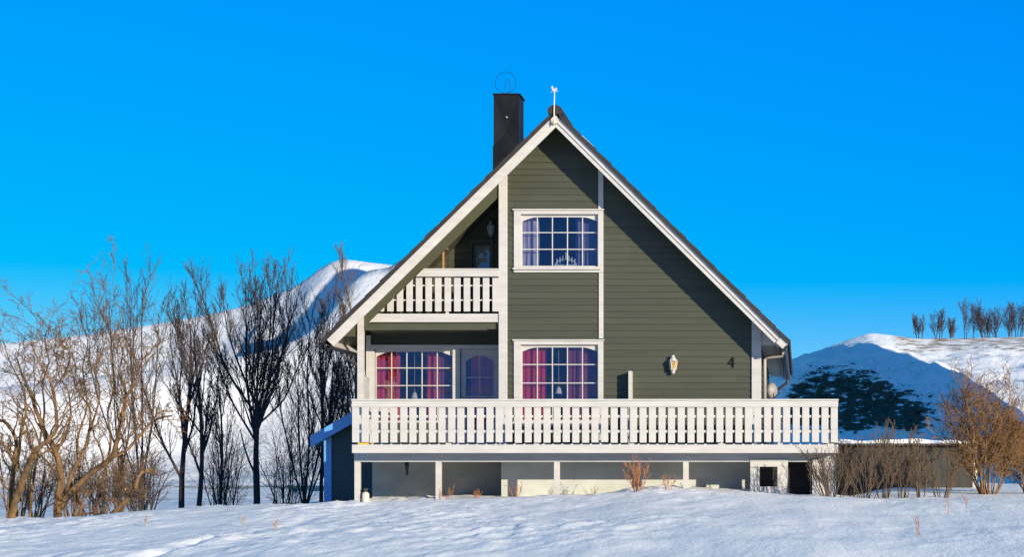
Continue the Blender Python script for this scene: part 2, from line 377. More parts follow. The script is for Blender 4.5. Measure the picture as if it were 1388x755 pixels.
# darker rocky spur in front of it, in the shade of the added hill
HS = 125.; hsx = sky_interp([(700,640),(900,585),(1000,541),(1040,514),(1065,493),(1090,480),(1120,473),(1138,470),(1150,473),(1168,466),(1182,467),(1198,473),(1215,478),(1232,479),(1245,486),(1258,491),(1268,489),(1282,498),(1296,501),(1306,510),(1325,524),(1345,538),(1375,566),(1410,600),(1450,640),(1800,650)], HS)
def rock_hill(x, y):
    c = hsx(x); t = np.clip((y-44)/(HS-44), 0, 1); b = np.clip((y-HS)/45, 0, 1)
    z = -.3 + (c+.3)*(.30*t+.70*t**1.4)*(1-.6*b*b)
    n = 1.2*fbm(x*.14, y*.14, 6) + 2.0*np.abs(fbm(x*.36+y*.2, y*.24, 5)) - .9
    n = n*(1-.9*sstep(.82, 1, t)) + .55*np.abs(fbm(x*.6, y*.2, 4))*sstep(.8, 1, t)
    return z + n*np.clip(t*1.6, 0, 1)
def rockm(x, y, z):
    px = VX + x*F/(y+CY); py = VY - z*F/(y+CY)
    lo = np.interp(px, [1040,1062,1090,1115,1150,1180,1210,1240,1275,1300], [548,516,497,485,482,490,503,518,540,570])+6*fbm(px*.05, py*.04, 3)
    return sstep(-22, 40, py-lo)*(1-sstep(1240, 1305, px))*(1-sstep(570, 600, py-.02*(px-1060)))*(.55+.45*sstep(1040,1085,px))
grid_obj('rocky_hill', np.arange(-34, 62, .42), np.concatenate([np.arange(42, 126.5, .42), np.arange(127, 170, 4)]), rock_hill, M['hill'], {'rock': rockm})
def outcrops():
    rg = random.Random(8); mb = MB(); t = (1+5**.5)/2
    ico = [Vector(v).normalized() for v in ((-1,t,0),(1,t,0),(-1,-t,0),(1,-t,0),(0,-1,t),(0,1,t),(0,-1,-t),(0,1,-t),(t,0,-1),(t,0,1),(-t,0,-1),(-t,0,1))]
    fc = ((0,11,5),(0,5,1),(0,1,7),(0,7,10),(0,10,11),(1,5,9),(5,11,4),(11,10,2),(10,7,6),(7,1,8),(3,9,4),(3,4,2),(3,2,6),(3,6,8),(3,8,9),(4,9,5),(2,4,11),(6,2,10),(8,6,7),(9,8,1))
    n = 0; tries = 0
    xs = np.array([rg.uniform(-14, 22) for _ in range(26000)]); ys = np.array([rg.uniform(62, 122) for _ in range(26000)])
    zs = rock_hill(xs, ys); mk = rockm(xs, ys, zs); st = fbm(xs*.10+zs*.45, zs*.55-xs*.22, 4)
    for x, y, z, m, q in zip(xs, ys, zs, mk, st):
        if m < .15 or q < .05 or rg.random() > m*m*.42: continue
        r = rg.uniform(.06, .19)*(1.6 if rg.random() < .08 else 1); a = rg.uniform(0, 6.28); ca, sa = math.cos(a), math.sin(a); k0 = len(mb.v)
        ex, ey, ez_ = r*rg.uniform(.9, 1.9), r*rg.uniform(.7, 1.3), r*rg.uniform(.35, .65)
        for v in ico:
            w_ = v*rg.uniform(.7, 1.25); px_, py_ = w_.x*ex, w_.y*ey
            mb.v.append((x+px_*ca-py_*sa, y+px_*sa+py_*ca, z-.03+w_.z*ez_+.35*px_*ca))
        mb.f += [(k0+i, k0+j, k0+k) for i, j, k in fc]; n += 1
        if n > 1700: break
    o = mb.build('rock_outcrops', M['rock']); o['kind'] = 'stuff'; o['label'] = 'dark scrubby rock showing through the snow on the shaded hill'; o['category'] = 'rocks'
outcrops()
# hill added out of the picture on the right, shaped to keep the rocky spur and the field below in shade
T = 95.
SH = [Vector((X(p, yy), yy, zz))+SUN*T for p, yy, zz in [(1000,HS,14.),(1085,HS,15.5),(1182,HS,14.6),(1240,HS,11.8),(1300,HS,9.2),(1400,HS,7.),(1150,100,12.),(1150,80,9.),(1200,60,6.),(1200,45,4.),(1200,34,2.)]]
def occl_mesh():
    # crest follows the points; ground falls away on both sides
    sun_h = Vector((SUN.x, SUN.y, 0)).normalized(); side = Vector((sun_h.y, -sun_h.x, 0))
    A = [(p.dot(side), p.z, p.dot(sun_h)) for p in SH]; A.sort()
    a = np.array([q[0] for q in A]); zc = np.array([q[1] for q in A]); d = np.array([q[2] for q in A])
    us = np.linspace(a[0]-30, a[-1]+8, 150); vs = np.linspace(-40, 60, 60)
    uu, vv = np.meshgrid(us, vs); zc_i = np.interp(uu, a, zc); d0 = np.interp(uu, a, d)
    endf = sstep(a[0]-30, a[0], uu)*(1-sstep(a[-1], a[-1]+8, uu))
    z = (zc_i+4)*endf*np.where(vv < 0, np.clip(1+vv/40, 0, 1)**1.2, np.clip(1-vv/60, 0, 1)**1.2)-4
    z = z + 1.2*fbm(uu*.13, vv*.1, 3)*np.clip(np.abs(vv)/12, .6, 1)
    dd = d0+vv
    x = uu*side.x + dd*sun_h.x; y = uu*side.y + dd*sun_h.y
    v = np.stack([x, y, z], -1).reshape(-1, 3); ny, nx = uu.shape; i = np.arange(nx*ny).reshape(ny, nx)
    f = np.stack([i[:-1,:-1], i[:-1,1:], i[1:,1:], i[1:,:-1]], -1).reshape(-1, 4)
    me = bpy.data.meshes.new('hill'); me.from_pydata(v.tolist(), [], f.tolist()); me.update()
    me.polygons.foreach_set('use_smooth', [True]*len(me.polygons)); me.materials.append(M['snow_far'])
    o = bpy.data.objects.new('hill', me); COL.objects.link(o); o['kind'] = 'structure'  # added unseen hill, there to cast shade
occl_mesh()

# ------------------------------------------------------------------ the house
XA = -5.09; ZA = 7.33; TH = math.atan(.988); cs, sn = math.cos(TH), math.sin(TH); RL = 6.47
XL, XR = -9.45, -.86; XM = X(682, 0); DEC = Z(603, -1.7)
def U(x): return ZA - .988*abs(x-XA)
def sp_pt(side, u, n): return (XA + side*(u*cs + n*sn), ZA - u*sn + n*cs)
def slope_prism(mb, side, n0, n1, y0, y1, u0=None, u1=RL):
    a = -n0*sn/cs if u0 is None else u0; b = -n1*sn/cs if u0 is None else u0
    poly = [sp_pt(side, a, n0), sp_pt(side, u1, n0), sp_pt(side, u1, n1), sp_pt(side, b, n1)]
    if side > 0: poly = poly
    else: poly = poly[::-1]
    mb.prism(poly, y0, y1)
house = thing('house', (XA, 0, -.4), 'olive green gabled house with white trim, corner balcony and long white railed deck', 'house')

def siding(x_lim, z0, z1, holes, Y, pitch=.1375, dep=.018, face=-1):
    """lap boards on a wall at y = Y facing the viewer; x_lim(z)->(xl,xr); holes are rectangles"""
    mb = MB(); n = int(math.ceil((z1-z0)/pitch))
    for i in range(n):
        za, zb = z0+i*pitch, min(z0+(i+1)*pitch, z1)
        cuts = sorted({za, zb} | {h for H in holes for h in H[2:] if za < h < zb})
        for c0, c1 in zip(cuts[:-1], cuts[1:]):
            zm = (c0+c1)/2; l0, r0 = x_lim(c0); l1, r1 = x_lim(c1)
            lm, rm = x_lim(zm)
            if rm-lm < .01: continue
            spans = [(lm, rm)]
            for h in holes:
                if h[2] < zm < h[3]:
                    ns = []
                    for s in spans:
                        if h[1] <= s[0] or h[0] >= s[1]: ns.append(s); continue
                        if h[0] > s[0]: ns.append((s[0], h[0]))
                        if h[1] < s[1]: ns.append((h[1], s[1]))
                    spans = ns
            d0 = dep*(1-(c0-za)/pitch); d1 = dep*(1-(c1-za)/pitch)
            for s in spans:
                xa0 = l0 if s[0] == lm else s[0]; xa1 = l1 if s[0] == lm else s[0]
                xb0 = r0 if s[1] == rm else s[1]; xb1 = r1 if s[1] == rm else s[1]
                mb.quad((xa0, Y-d0, c0), (xb0, Y-d0, c0), (xb1, Y-d1, c1), (xa1, Y-d1, c1))
                if c0 == za: mb.quad((xa0, Y, c0), (xb0, Y, c0), (xb0, Y-d0, c0), (xa0, Y-d0, c0))
    return mb
def gable_lim(xl, xr):
    def f(z):
        h = max((ZA+.232-z)/.988, 0); return (max(xl, XA-h), min(xr, XA+h)) if XA+h > xl else (xl, xl)
    return f
UW = (X(706,0), X(811,0), Z(361.5,0), Z(290.5,0)); LW = (X(706,0), X(811,0), Z(571,0), Z(467.5,0))
siding(gable_lim(XM, XR), DEC-.3, ZA+.22, [UW, LW], 0).build('wall', M['olive'], house)
PD = 1.25   # depth of the corner recess
PWX = (X(502,PD), X(677,PD)); PWZ = (DEC, Z(468.5,PD))
BW = (X(640,PD), X(666,PD), Z(378,PD), Z(330,PD))
siding(gable_lim(XL, XM), DEC, ZA+.2, [(PWX[0], PWX[1], PWZ[0], PWZ[1]), BW], PD).build('porch_wall', M['olive'], house)
# side walls, back wall and partition
mb = MB(); mb2 = MB(); zt = U(XR)+.22
for k in range(int((zt-DEC+.3)/.1375)+1):
    za = DEC-.3+k*.1375; zb = min(za+.1375, zt)
    mb.quad((XR+.018, 0, za), (XR+.018, 10, za), (XR, 10, zb), (XR, 0, zb)); mb.quad((XR, 0, za), (XR, 10, za), (XR+.018, 10, za), (XR+.018, 0, za))
    if za < U(XL)+.2: mb2.quad((XL-.018, 10, za), (XL-.018, PD, za), (XL, PD, min(zb, U(XL)+.22)), (XL, 10, min(zb, U(XL)+.22)))
mb.build('side_wall', M['olive'], house); mb2.build('side_wall', M['olive'], house)
mb = MB(); mb.prism([(XL+.01,DEC-.4),(XR-.01,DEC-.4),(XR-.01,U(XR)+.2),(XA,ZA+.2),(XL+.01,U(XL)+.2)], 9.9, 10).build('back_wall', M['olive_plain'], house)
mb = MB(); mb.box(XM-.02, XM+.08, .02, PD+.1, DEC, U(XM)+.2).build('partition_wall', M['olive_plain'], house)
# basement
mb = MB(); mb.box(XM-.05, XR-.02, .06, .3, -1.2, DEC-.26); mb.box(XR-.25, XR-.02, .3, 10, -1.2, DEC-.26)
mb.build('basement_wall', M['concrete'], house)
mb = MB(); mb.box(XL+.02, XM-.05, PD+.1, PD+.3, -1.2, DEC-.12); mb.box(XL+.02, XL+.25, PD+.3, 10, -1.2, DEC-.26)
mb.build('basement_wall', M['concrete_dark'], house)
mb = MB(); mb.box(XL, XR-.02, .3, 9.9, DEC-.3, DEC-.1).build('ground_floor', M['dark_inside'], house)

# roof
YV = -.60
p0 = sp_pt(-1, 1.0, .165); zcut = 3.03
MB().prism([(XM-.02, U(XM-.02)-.045), (XM-.02, U(XM-.02)+.225), (XA-(ZA+.225-zcut)/.988, zcut), (XA-(ZA-.045-zcut)/.988+.02, zcut)], .0, .045).build('gable_board', M['olive_plain'], house)
mb = MB()
for s in (-1, 1): slope_prism(mb, s, .166, .187, YV, 10.65)
roof = mb.build('roof', M['olive_plain'], house)
mb = MB()
for s in (-1, 1):
    slope_prism(mb, s, 0, .105, YV-.032, YV, u1=RL+.02); slope_prism(mb, s, .085, .186, YV-.058, YV-.033, u1=RL+.02)
mb.build('bargeboard', M['white'], roof, bevel=.004)
for s in (-1, 1):
    mb = MB(); slope_prism(mb, s, 0, .186, YV+.001, 10.6, u0=RL+.002, u1=RL+.024); mb.build('eave_fascia', M['white'], roof)
mb = MB(); slope_prism(mb, 1, .03, .20, YV-.075, YV+.25, u0=RL-.06, u1=RL+.13); mb.build('eave_end_cap', M['white'], roof, bevel=.004)
ex, ez = sp_pt(1, RL, 0); zs = ez+.06
MB().box(XR+.02, ex-.002, .0, 10.55, zs, zs+.012).prism([(XR+.02, zs+.013), (ex-.002, zs+.013), (ex-.002, U(ex)+.2), (XR+.02, U(XR)+.2)], .002, .02).build('eave_soffit', M['grey_paint'], roof)
mb = MB(); NC = 15; pc = (RL+.10)/NC
random.seed(3)
for s in (-1, 1):
    for i in range(NC):
        ua, ub = i*pc-.02 - (.0 if i else .18), (i+1)*pc+.035
        na, nb = .200, .216
        j = random.uniform(-.008, .008); nb += j
        # verge tile with its turned-down flange, one block per course
        poly = [sp_pt(s, max(ua, 0), .188), sp_pt(s, ub, .188), sp_pt(s, ub, nb+.052), sp_pt(s, ua, na+.05)]
        if s < 0: poly = poly[::-1]
        mb.prism(poly, YV-.115-.004*(i % 2), YV+.12)
        ys = np.arange(YV+.12, 10.7, .05); rows = []
        for u, nn in ((ua, na+.03), (ub, nb+.03), (ub, nb-.01)):
            r = []
            for y in ys:
                wv = .018*math.sin((y-YV)*2*math.pi/.3)
                x, z = sp_pt(s, u, nn + (wv if nn != nb-.01 else wv))
                mb.v.append((x, y, z)); r.append(len(mb.v)-1)
            rows.append(r)
        for k in range(len(ys)-1):
            for a, b in ((0,1),(1,2)):
                q = (rows[a][k], rows[a][k+1], rows[b][k+1], rows[b][k]); mb.f.append(q if s < 0 else q[::-1])
mb.build('roof_tiles', M['tile'], roof)
mb = MB(); zr = ZA + .245/cs; rr = [(.155*math.cos(t), .13*math.sin(t)) for t in np.linspace(-.5, math.pi+.5, 12)]
for k in range(28):
    y0 = YV-.13+k*.405; mb.prism([(XA+x*(1+.03*(k % 2)), zr-.03+z*(1+.03*(k % 2))) for x, z in rr], y0, y0+.42)
mb.build('ridge_cap', M['tile'], roof)
mb = MB()   # last snow on the weather side of the ridge
mb.prism([sp_pt(1, .22, .285), sp_pt(1, .62, .305), sp_pt(1, .60, .335), sp_pt(1, .26, .325)], .4, 5.2)
mb.build('snow_patch', M['snow'], roof)

# gutters and downpipes
def gutter(side):
    mb = MB(); gx, gzz = sp_pt(side, RL+.09, .10)
    prof = [(.075*math.cos(t), .075*math.sin(t)) for t in np.linspace(math.pi, 2*math.pi, 9)] + [(.066*math.cos(t), .066*math.sin(t)) for t in np.linspace(2*math.pi, math.pi, 9)]
    mb.prism([(gx+a, gzz+b) for a, b in prof], YV-.02, 10.62)
    g = mb.build('gutter', M['brown_metal'], house)
    for y in np.arange(-.3, 10.4, .6): MB().tube([(gx-side*.07, y, gzz+.03), (gx, y, gzz-.085), (gx+side*.08, y, gzz+.01)], .012, 4).build('gutter_bracket', M['brown_metal'], g)
    return gx, gzz
gxr, gzr = gutter(1); gxl, gzl = gutter(-1)
def pipe(gx, gzz, y, wx, zb, m, drop=.28):
    mb = MB(); mb.tube([(gx, y, gzz-.05), (gx, y, gzz-.14), (gx*.97+wx*.03, y, gzz-.2), (wx*.94+gx*.06, y, gzz-.2-drop), (wx, y, gzz-.26-drop), (wx, y, zb)], .038, 10)
    mb.build('downpipe', m, house, smooth=True)
pipe(gxr, gzr, 9.2, XR+.09, -.4, M['brown_metal'])
pipe(gxr-.02, gzr+.05, .25, XR+.10, DEC, M['zinc'], .03)
pipe(gxl, gzl, .9, XL-.03, DEC-.4, M['brown_metal'], .2)

# boards on the corners and the gable
def trim(x0, x1, z0, z1, y0=-.045, y1=.0): return MB().box(x0, x1, y0, y1, z0, z1)
def top_cut(x0, x1, z0, y0, y1):
    return MB().prism([(x0, z0), (x1, z0), (x1, U(x1)+.225), (x0, U(x0)+.225)], y0, y1)
top_cut(X(676.5,0), X(688,0), DEC, -.05, .021).build('corner_board', M['white'], house, bevel=.004)
top_cut(X(1019,0), XR+.03, DEC, -.05, .0).build('corner_board', M['white'], house, bevel=.004)
top_cut(X(811.3,0), X(818,0), Z(284,0)+.002, -.042, 0).build('trim_board', M['white'], house, bevel=.003)
trim(X(812,0), X(818,0), Z(461,0)+.03, Z(370,0)-.002, -.042).build('trim_board', M['white'], house, bevel=.003)
trim(X(811.3,0), X(818,0), DEC, Z(574,0), -.042).build('trim_board', M['white'], house, bevel=.003)
top_cut(X(485.3,0), X(493.3,0), DEC, -.06, .06).build('porch_post', M['white'], house, bevel=.004)
MB().box(X(497,PD), X(503,PD)-.002, PD-.05, PD, DEC, Z(455,PD)).build('corner_board', M['white'], house)

# windows -------------------------------------------------------------
def arch_fill(mb, x0, x1, zt, h, y0, y1, flat=.6):
    """white filler above the arched glass: two corner spandrels"""
    w = x1-x0; n = 12; zl = [] 
    k = .21*w
    L = [(x0, zt), (x0, zt-h)] + [(x0+k*t, zt-h+(h-.03)*math.sin(t*math.pi/2)) for t in np.linspace(.08, 1, n)] + [(x0+k, zt)]
    mb.prism(L, y0, y1); mb.prism([(x1-(x-x0), z) for x, z in L][::-1], y0, y1)
    mb.prism([(x0+k, zt-.03), (x1-k, zt-.03), (x1-k, zt), (x0+k, zt)], y0, y1)
def sash(mb, x0, x1, z0, z1, y, wd, dp=.05):
    mb.box(x0, x0+wd, y, y+dp, z0, z1); mb.box(x1-wd, x1, y, y+dp, z0, z1)
    mb.box(x0+wd, x1-wd, y, y+dp, z0, z0+wd); mb.box(x0+wd, x1-wd, y, y+dp, z1-wd, z1)
def window(x0, x1, z0, z1, Y, cols, rows, casing=None, arch=.15, wd=.022, name='window', row_h=None, room=1.1):
    mb = MB()
    if casing:
        l, r, b, t = casing
        mb.box(l, x0, Y-.045, Y, b, t); mb.box(x1, r, Y-.0455, Y, b, t); mb.box(x0, x1, Y-.044, Y, z1, t); mb.box(x0, x1, Y-.044, Y, b, z0)
        mb.box(l-.025, r+.02, Y-.075, Y+.0, t, t+.03)
    else:
        mb.box(x0-.004, x0, Y, Y+.08, z0, z1)
    # reveals
    mb.box(x0-.02, x0, Y+.001, Y+.16, z0, z1); mb.box(x1, x1+.02, Y+.001, Y+.16, z0, z1)
    mb.box(x0-.02, x1+.02, Y+.001, Y+.16, z0-.02, z0); mb.box(x0-.02, x1+.02, Y+.001, Y+.16, z1, z1+.02)
    win = mb.build(name, M['white'], house, bevel=.003)
    f = MB(); sash(f, x0+.002, x1-.002, z0+.002, z1-.002, Y+.035, wd); gx0, gx1, gz0, gz1 = x0+wd, x1-wd, z0+wd, z1-wd
    if arch: arch_fill(f, gx0, gx1, gz1, arch, Y+.043, Y+.072)
    f.build('frame', M['white'], win)
    m = MB(); mw = .010
    for i in range(1, cols):
        x = gx0+(gx1-gx0)*i/cols; m.box(x-mw, x+mw, Y+.050, Y+.074, gz0, gz1)
    hs_ = [gz1-(gz1-gz0)*i/rows for i in range(1, rows)] if row_h is None else [gz1-row_h*i for i in range(1, rows) if gz1-row_h*i > gz0+.05]
    for z in hs_: m.box(gx0, gx1, Y+.052, Y+.072, z-mw, z+mw)
    m.build('muntins', M['white'], win)
    MB().box(gx0-.01, gx1+.01, Y+.060, Y+.064, gz0-.01, gz1+.01).build('pane', M['glass'], win)
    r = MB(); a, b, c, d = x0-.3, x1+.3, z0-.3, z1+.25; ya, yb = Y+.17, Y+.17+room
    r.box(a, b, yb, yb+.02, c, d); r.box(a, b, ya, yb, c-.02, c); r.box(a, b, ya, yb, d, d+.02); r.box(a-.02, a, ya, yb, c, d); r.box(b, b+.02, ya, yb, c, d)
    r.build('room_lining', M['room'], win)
    return win
MBS = None
w1 = window(*UW, 0, 5, 3, casing=(X(697,0), X(818,0), Z(369.5,0), Z(285.5,0)), arch=.12)
MB().box(X(696,0), X(815,0), -.09, 0, Z(366,0), Z(363.5,0)).build('sill', M['white'], w1)
w2 = window(*LW, 0, 5, 4, casing=(X(697,0), X(818,0), Z(578,0), Z(462.5,0)), arch=.12)
MB().box(X(696,0), X(815,0), -.09, 0, Z(575,0), Z(572,0)).build('sill', M['white'], w2)
# porch window and door unit
zt = PWZ[1]
MB().box(PWX[0], PWX[1], PD-.04, PD, zt-.08, zt).box(PWX[0], X(508,PD), PD-.041, PD, DEC, zt-.08).box(X(614,PD), X(624,PD), PD-.041, PD, DEC, zt-.08).box(PWX[0], PWX[1], PD-.055, PD-.041, zt-.02, zt+.01).build('door_casing', M['white'], house, bevel=.003)
MB().box(X(508,PD), X(614,PD), PD-.03, PD, DEC, Z(572,PD)-.021).build('porch_panel', M['olive'], house)
w3 = window(X(508,PD), X(614,PD), Z(572,PD), zt-.08, PD, 5, 4, arch=.14)
DX0, DX1 = X(624.5,PD), X(676,PD); dz1 = zt-.085
f = MB(); wd = .11
f.box(DX0, DX0+wd, PD+.01, PD+.06, DEC, dz1); f.box(DX1-wd, DX1, PD+.01, PD+.06, DEC, dz1); f.box(DX0+wd, DX1-wd, PD+.01, PD+.06, dz1-.10, dz1); f.box(DX0+wd, DX1-wd, PD+.01, PD+.06, DEC, DEC+.38)
gx0, gx1, ga, gb = DX0+wd, DX1-wd, DEC+.38, dz1-.10
n = 16; pts = [(gx0, gb)] + [(gx0+(gx1-gx0)*t, gb-.16+.13*math.sin(math.pi*t)) for t in np.linspace(0, 1, n)] + [(gx1, gb)]
for i in range(1, n): f.prism([pts[i], pts[i+1], (pts[i+1][0], gb), (pts[i][0], gb)], PD+.015, PD+.055)
door = f.build('door', M['white'], house)
MB().box((gx0+gx1)/2-.011, (gx0+gx1)/2+.011, PD+.022, PD+.05, ga, gb-.03).box(gx0, gx1, PD+.024, PD+.048, gb-.53, gb-.508).box(gx0, gx1, PD+.024, PD+.048, gb-.95, gb-.928).build('muntins', M['white'], door)
MB().box(gx0-.01, gx1+.01, PD+.034, PD+.038, ga-.01, gb-.002).build('pane', M['glass'], door)
MB().box(DX0+.03, DX0+.07, PD-.005, PD+.012, 1.62, 1.82).tube([(DX0+.05, PD-.04, 1.74), (DX0+.17, PD-.04, 1.74)], .011, 8).tube([(DX0+.05, PD+.01, 1.74), (DX0+.05, PD-.04, 1.74)], .011, 8).build('handle', M['zinc'], door)
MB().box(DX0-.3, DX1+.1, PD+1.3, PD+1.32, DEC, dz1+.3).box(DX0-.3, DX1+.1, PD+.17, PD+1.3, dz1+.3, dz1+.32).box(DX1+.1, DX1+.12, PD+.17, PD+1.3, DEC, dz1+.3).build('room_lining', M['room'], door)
w4 = window(BW[0], BW[1], BW[2], BW[3], PD, 1, 1, casing=(BW[0]-.05, BW[1]+.05, BW[2]-.05, BW[3]+.05), arch=0, wd=.04, room=.5)
w4.data.materials[0] = M['olive_plain']
MB().box(BW[0]+.03, BW[1]-.03, PD+.09, PD+.095, BW[2]+.02, BW[3]-.02).build('blind', M['blind'], w4)
for c in w4.children:
    if c.name.startswith('frame'): c.data.materials[0] = M['olive_plain']

# balcony -------------------------------------------------------------
bz1, bz0 = Z(425.5,0), Z(437,0)
xl_ = lambda z: XA-(ZA-z)/.988 + .01
b = MB(); b.prism([(xl_(Z(446,0)), Z(446,0)), (XM-.03, Z(446,0)), (XM-.03, bz1-.06), (xl_(bz1-.06), bz1-.06)], .04, PD)
balc = b.build('balcony', M['olive_plain'], house)
MB().prism([(xl_(bz0), bz0), (X(675,0), bz0), (X(675,0), bz1), (xl_(bz1), bz1)], -.03, .035).build('fascia', M['white'], balc, bevel=.004)
MB().prism([(X(493,0), Z(447.5,0)), (X(660,0), Z(447.5,0)), (X(660,0), Z(441,0)), (X(493,0), Z(441,0))], -.005, .038).build('beam', M['olive_plain'], balc)
hz1, hz0 = Z(366.5,0), Z(375.5,0)
MB().prism([(xl_(hz0)+.02, hz0), (X(677,0), hz0), (X(677,0), hz1), (xl_(hz1)+.02, hz1)], -.075, -.051).prism([(xl_(hz1)+.03, hz1), (X(676,0), hz1), (X(676,0), hz1+.03), (xl_(hz1+.03)+.03, hz1+.03)], -.09, .03).build('handrail', M['white'], balc, bevel=.004)
rl = MB()
for py in (387.3, 407): rl.box(xl_(Z(py,0))+.03, X(676,0), -.025, .02, Z(py+.9,0), Z(py-.9,0))
rl.build('rail', M['white'], balc)
px = 672.3
while px > 500:
    x0, x1 = X(px,0)-.068, X(px,0)+.068; zb, zt_ = Z(422.5,0), Z(377,0)
    t0, t1 = min(zt_, U(x0)-.02), min(zt_, U(x1)-.02)
    if t1 > zb+.05:
        if t0 <= zb: x0 = x0+(zb-t0)/.988; t0 = zb+.003
        p = [(x0, zb), (x1, zb), (x1, t1)]
        if t1 == zt_ and t0 < zt_: p.append((XA-(ZA-zt_-.02)/.988, zt_))
        p.append((x0, t0)); MB().prism(p, -.05, -.027).build('baluster', M['white'], balc, bevel=.003)
    px -= 12.95
MB().box(X(604.5,0), X(608,0), -.02, .05, bz1, hz0).build('post', M['white'], balc)

# deck ------------------------------------------------------------------
YD = -1.7; DX = (X(477,YD), X(1136,YD))
deck = MB().box(DX[0]+.03, DX[1]-.03, YD+.07, 0-.02, DEC-.045, DEC).box(XL, XM, 0-.02, PD-.002, DEC-.045, DEC-.001).box(XR+.03, DX[1]-.03, -.02, 4.5, DEC-.045, DEC).build('deck', M['deckwood'], house)
MB().box(DX[0]+.04, XM-.05, YD+.24, PD-.12, DEC+.001, DEC+.018).build('deck_bounce_snow', M['snow'], deck)  # snow layer added to bounce light into the porch recess
MB().box(XM-.047, DX[1]-.08, YD+.24, -.10, DEC+.001, DEC+.02).build('deck_bounce_snow', M['snow'], deck)
MB().box(DX[0], DX[1], YD, YD+.035, Z(552,YD), Z(543.5,YD)).box(DX[0]-.01, DX[1]+.01, YD-.025, YD+.12, Z(543.5,YD), Z(543.5,YD)+.035).build('handrail', M['white'], deck, bevel=.004)
MB().box(DX[1]-.03, DX[1]+.0, YD+.13, 4.5, Z(552,YD), Z(543.5,YD)+.033).box(DX[1]-.06, DX[1]-.032, YD+.13, 4.5, DEC+.05, Z(555,YD)).build('handrail', M['white'], deck)
MB().box(DX[0]+.001, DX[0]+.03, YD+.13, PD, Z(552,YD), Z(543.5,YD)+.033).build('handrail', M['white'], deck)
rl = MB()
for py in (564.5, 585): rl.box(DX[0]+.02, DX[1]-.02, YD+.036, YD+.075, Z(py+1.6,YD), Z(py-1.6,YD))
rl.build('rail', M['white'], deck)
b0 = None; pitch = (DX[1]-DX[0]-.142)/50
random.seed(11)
for i in range(51):
    x = DX[0]+i*pitch
    if b0 is None:
        b0 = MB().box(x, x+.140, YD+.012, YD+.034, Z(600,YD), Z(552.3,YD)).build('baluster', M['white'], deck, bevel=.003)
    else:
        c = copy_at(b0, i*pitch+random.uniform(-.004, .004), random.uniform(-.003, .001), random.uniform(-.006, .006)); c.rotation_euler = (0, R(random.uniform(-.08, .08)), 0)
for px in (606.3, 726, 855.5, 977, 1057.5):
    MB().box(X(px,YD)-.05, X(px,YD)+.05, YD+.078, YD+.17, DEC-.04, Z(552.5,YD)).build('post', M['white'], deck)
MB().box(DX[0], DX[1], YD, YD+.04, Z(614.5,YD), Z(603,YD)).build('fascia', M['white'], deck, bevel=.004)
MB().box(DX[1]-.04, DX[1]-.001, YD+.042, 4.5, Z(614.5,YD), Z(603,YD)).build('fascia', M['white'], deck)
YB = YD+.52
MB().box(X(480,YB), X(756,YB), YB, YB+.1, Z(626.5,YB), DEC-.046).box(X(756,YB)+.003, X(1133,YB), YB, YB+.102, Z(626.5,YB), DEC-.046).build('beam', M['beam'], deck)
MB().box(X(500,YD), X(1130,YD), -.3, -.2, DEC-.24, DEC-.046).build('beam', M['beam'], deck)
jo = MB()
for k in range(17): jo.box(DX[0]+.1+k*.58, DX[0]+.15+k*.58, YB+.11, -.31, DEC-.19, DEC-.047)
jo.build('joists', M['beam'], deck)
for px in (484, 594, 754.5, 929.5):
    MB().box(X(px,YB)-.055, X(px,YB)+.055, YB-.005, YB+.105, -1.0, Z(626.5,YB)-.002).build('support_post', M['white'], deck, bevel=.004)
YP = YB
# boarded bay under the deck with a square hatch
pz1 = Z(622.5,YP); pb = -.8
hx0, hx1, hz_0, hz_1 = X(1029.5,YP), X(1054,YP), Z(660,YP), Z(633,YP)
pl = MB()
lv = sorted([pb+.165*k for k in range(9) if pb+.165*k < pz1-.02]+[pz1, hz_0, hz_1])
for k, (z0_, z1_) in enumerate(zip(lv[:-1], lv[1:])):
    if z1_-z0_ < .004: continue
    yy = YP-.004*(k % 2); zm = (z0_+z1_)/2
    if hz_0 < zm < hz_1:
        pl.box(X(1017,YP), hx0, yy-.02, yy+.02, z0_+.002, z1_); pl.box(hx1, X(1068,YP), yy-.02, yy+.02, z0_+.002, z1_)
    else: pl.box(X(1017,YP), X(1068,YP), yy-.02, yy+.02, z0_+.002, z1_)
panel = pl.build('skirting_panel', M['white'], house)
MB().box(hx0-.035, hx0, YP-.035, YP-.025, hz_0-.035, hz_1+.035).box(hx1, hx1+.035, YP-.035, YP-.025, hz_0-.035, hz_1+.035).box(hx0, hx1, YP-.035, YP-.025, hz_1, hz_1+.035).box(hx0, hx1, YP-.035, YP-.025, hz_0-.035, hz_0).build('hatch_frame', M['white'], panel)
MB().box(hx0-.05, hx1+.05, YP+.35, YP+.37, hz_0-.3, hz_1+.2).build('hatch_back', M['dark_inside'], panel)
pl = MB(); zz = pb
for k in range(12):
    z1_ = min(zz+.165, pz1)
    if z1_ <= zz: break
    pl.box(X(1101,YP), X(1134,YP), YP-.02-.004*(k % 2), YP+.02, zz+.003, z1_); zz = z1_
pl.build('skirting_panel', M['white'], house)
bd = MB(); zz = pb
for k in range(12):
    bd.box(X(1060,YP), X(1110,YP), YP+.45-.006*(k % 2), YP+.47, zz+.004, zz+.15); zz += .15
    if zz > pz1-.1: break
bd.box(X(1055,YP), X(1112,YP), YP+.471, YP+.49, pb, DEC-.05); bd.box(X(1098,YP), X(1101,YP), YP, YP+.45, pb, pz1).build('dark_board_wall', M['dark_inside'], house)

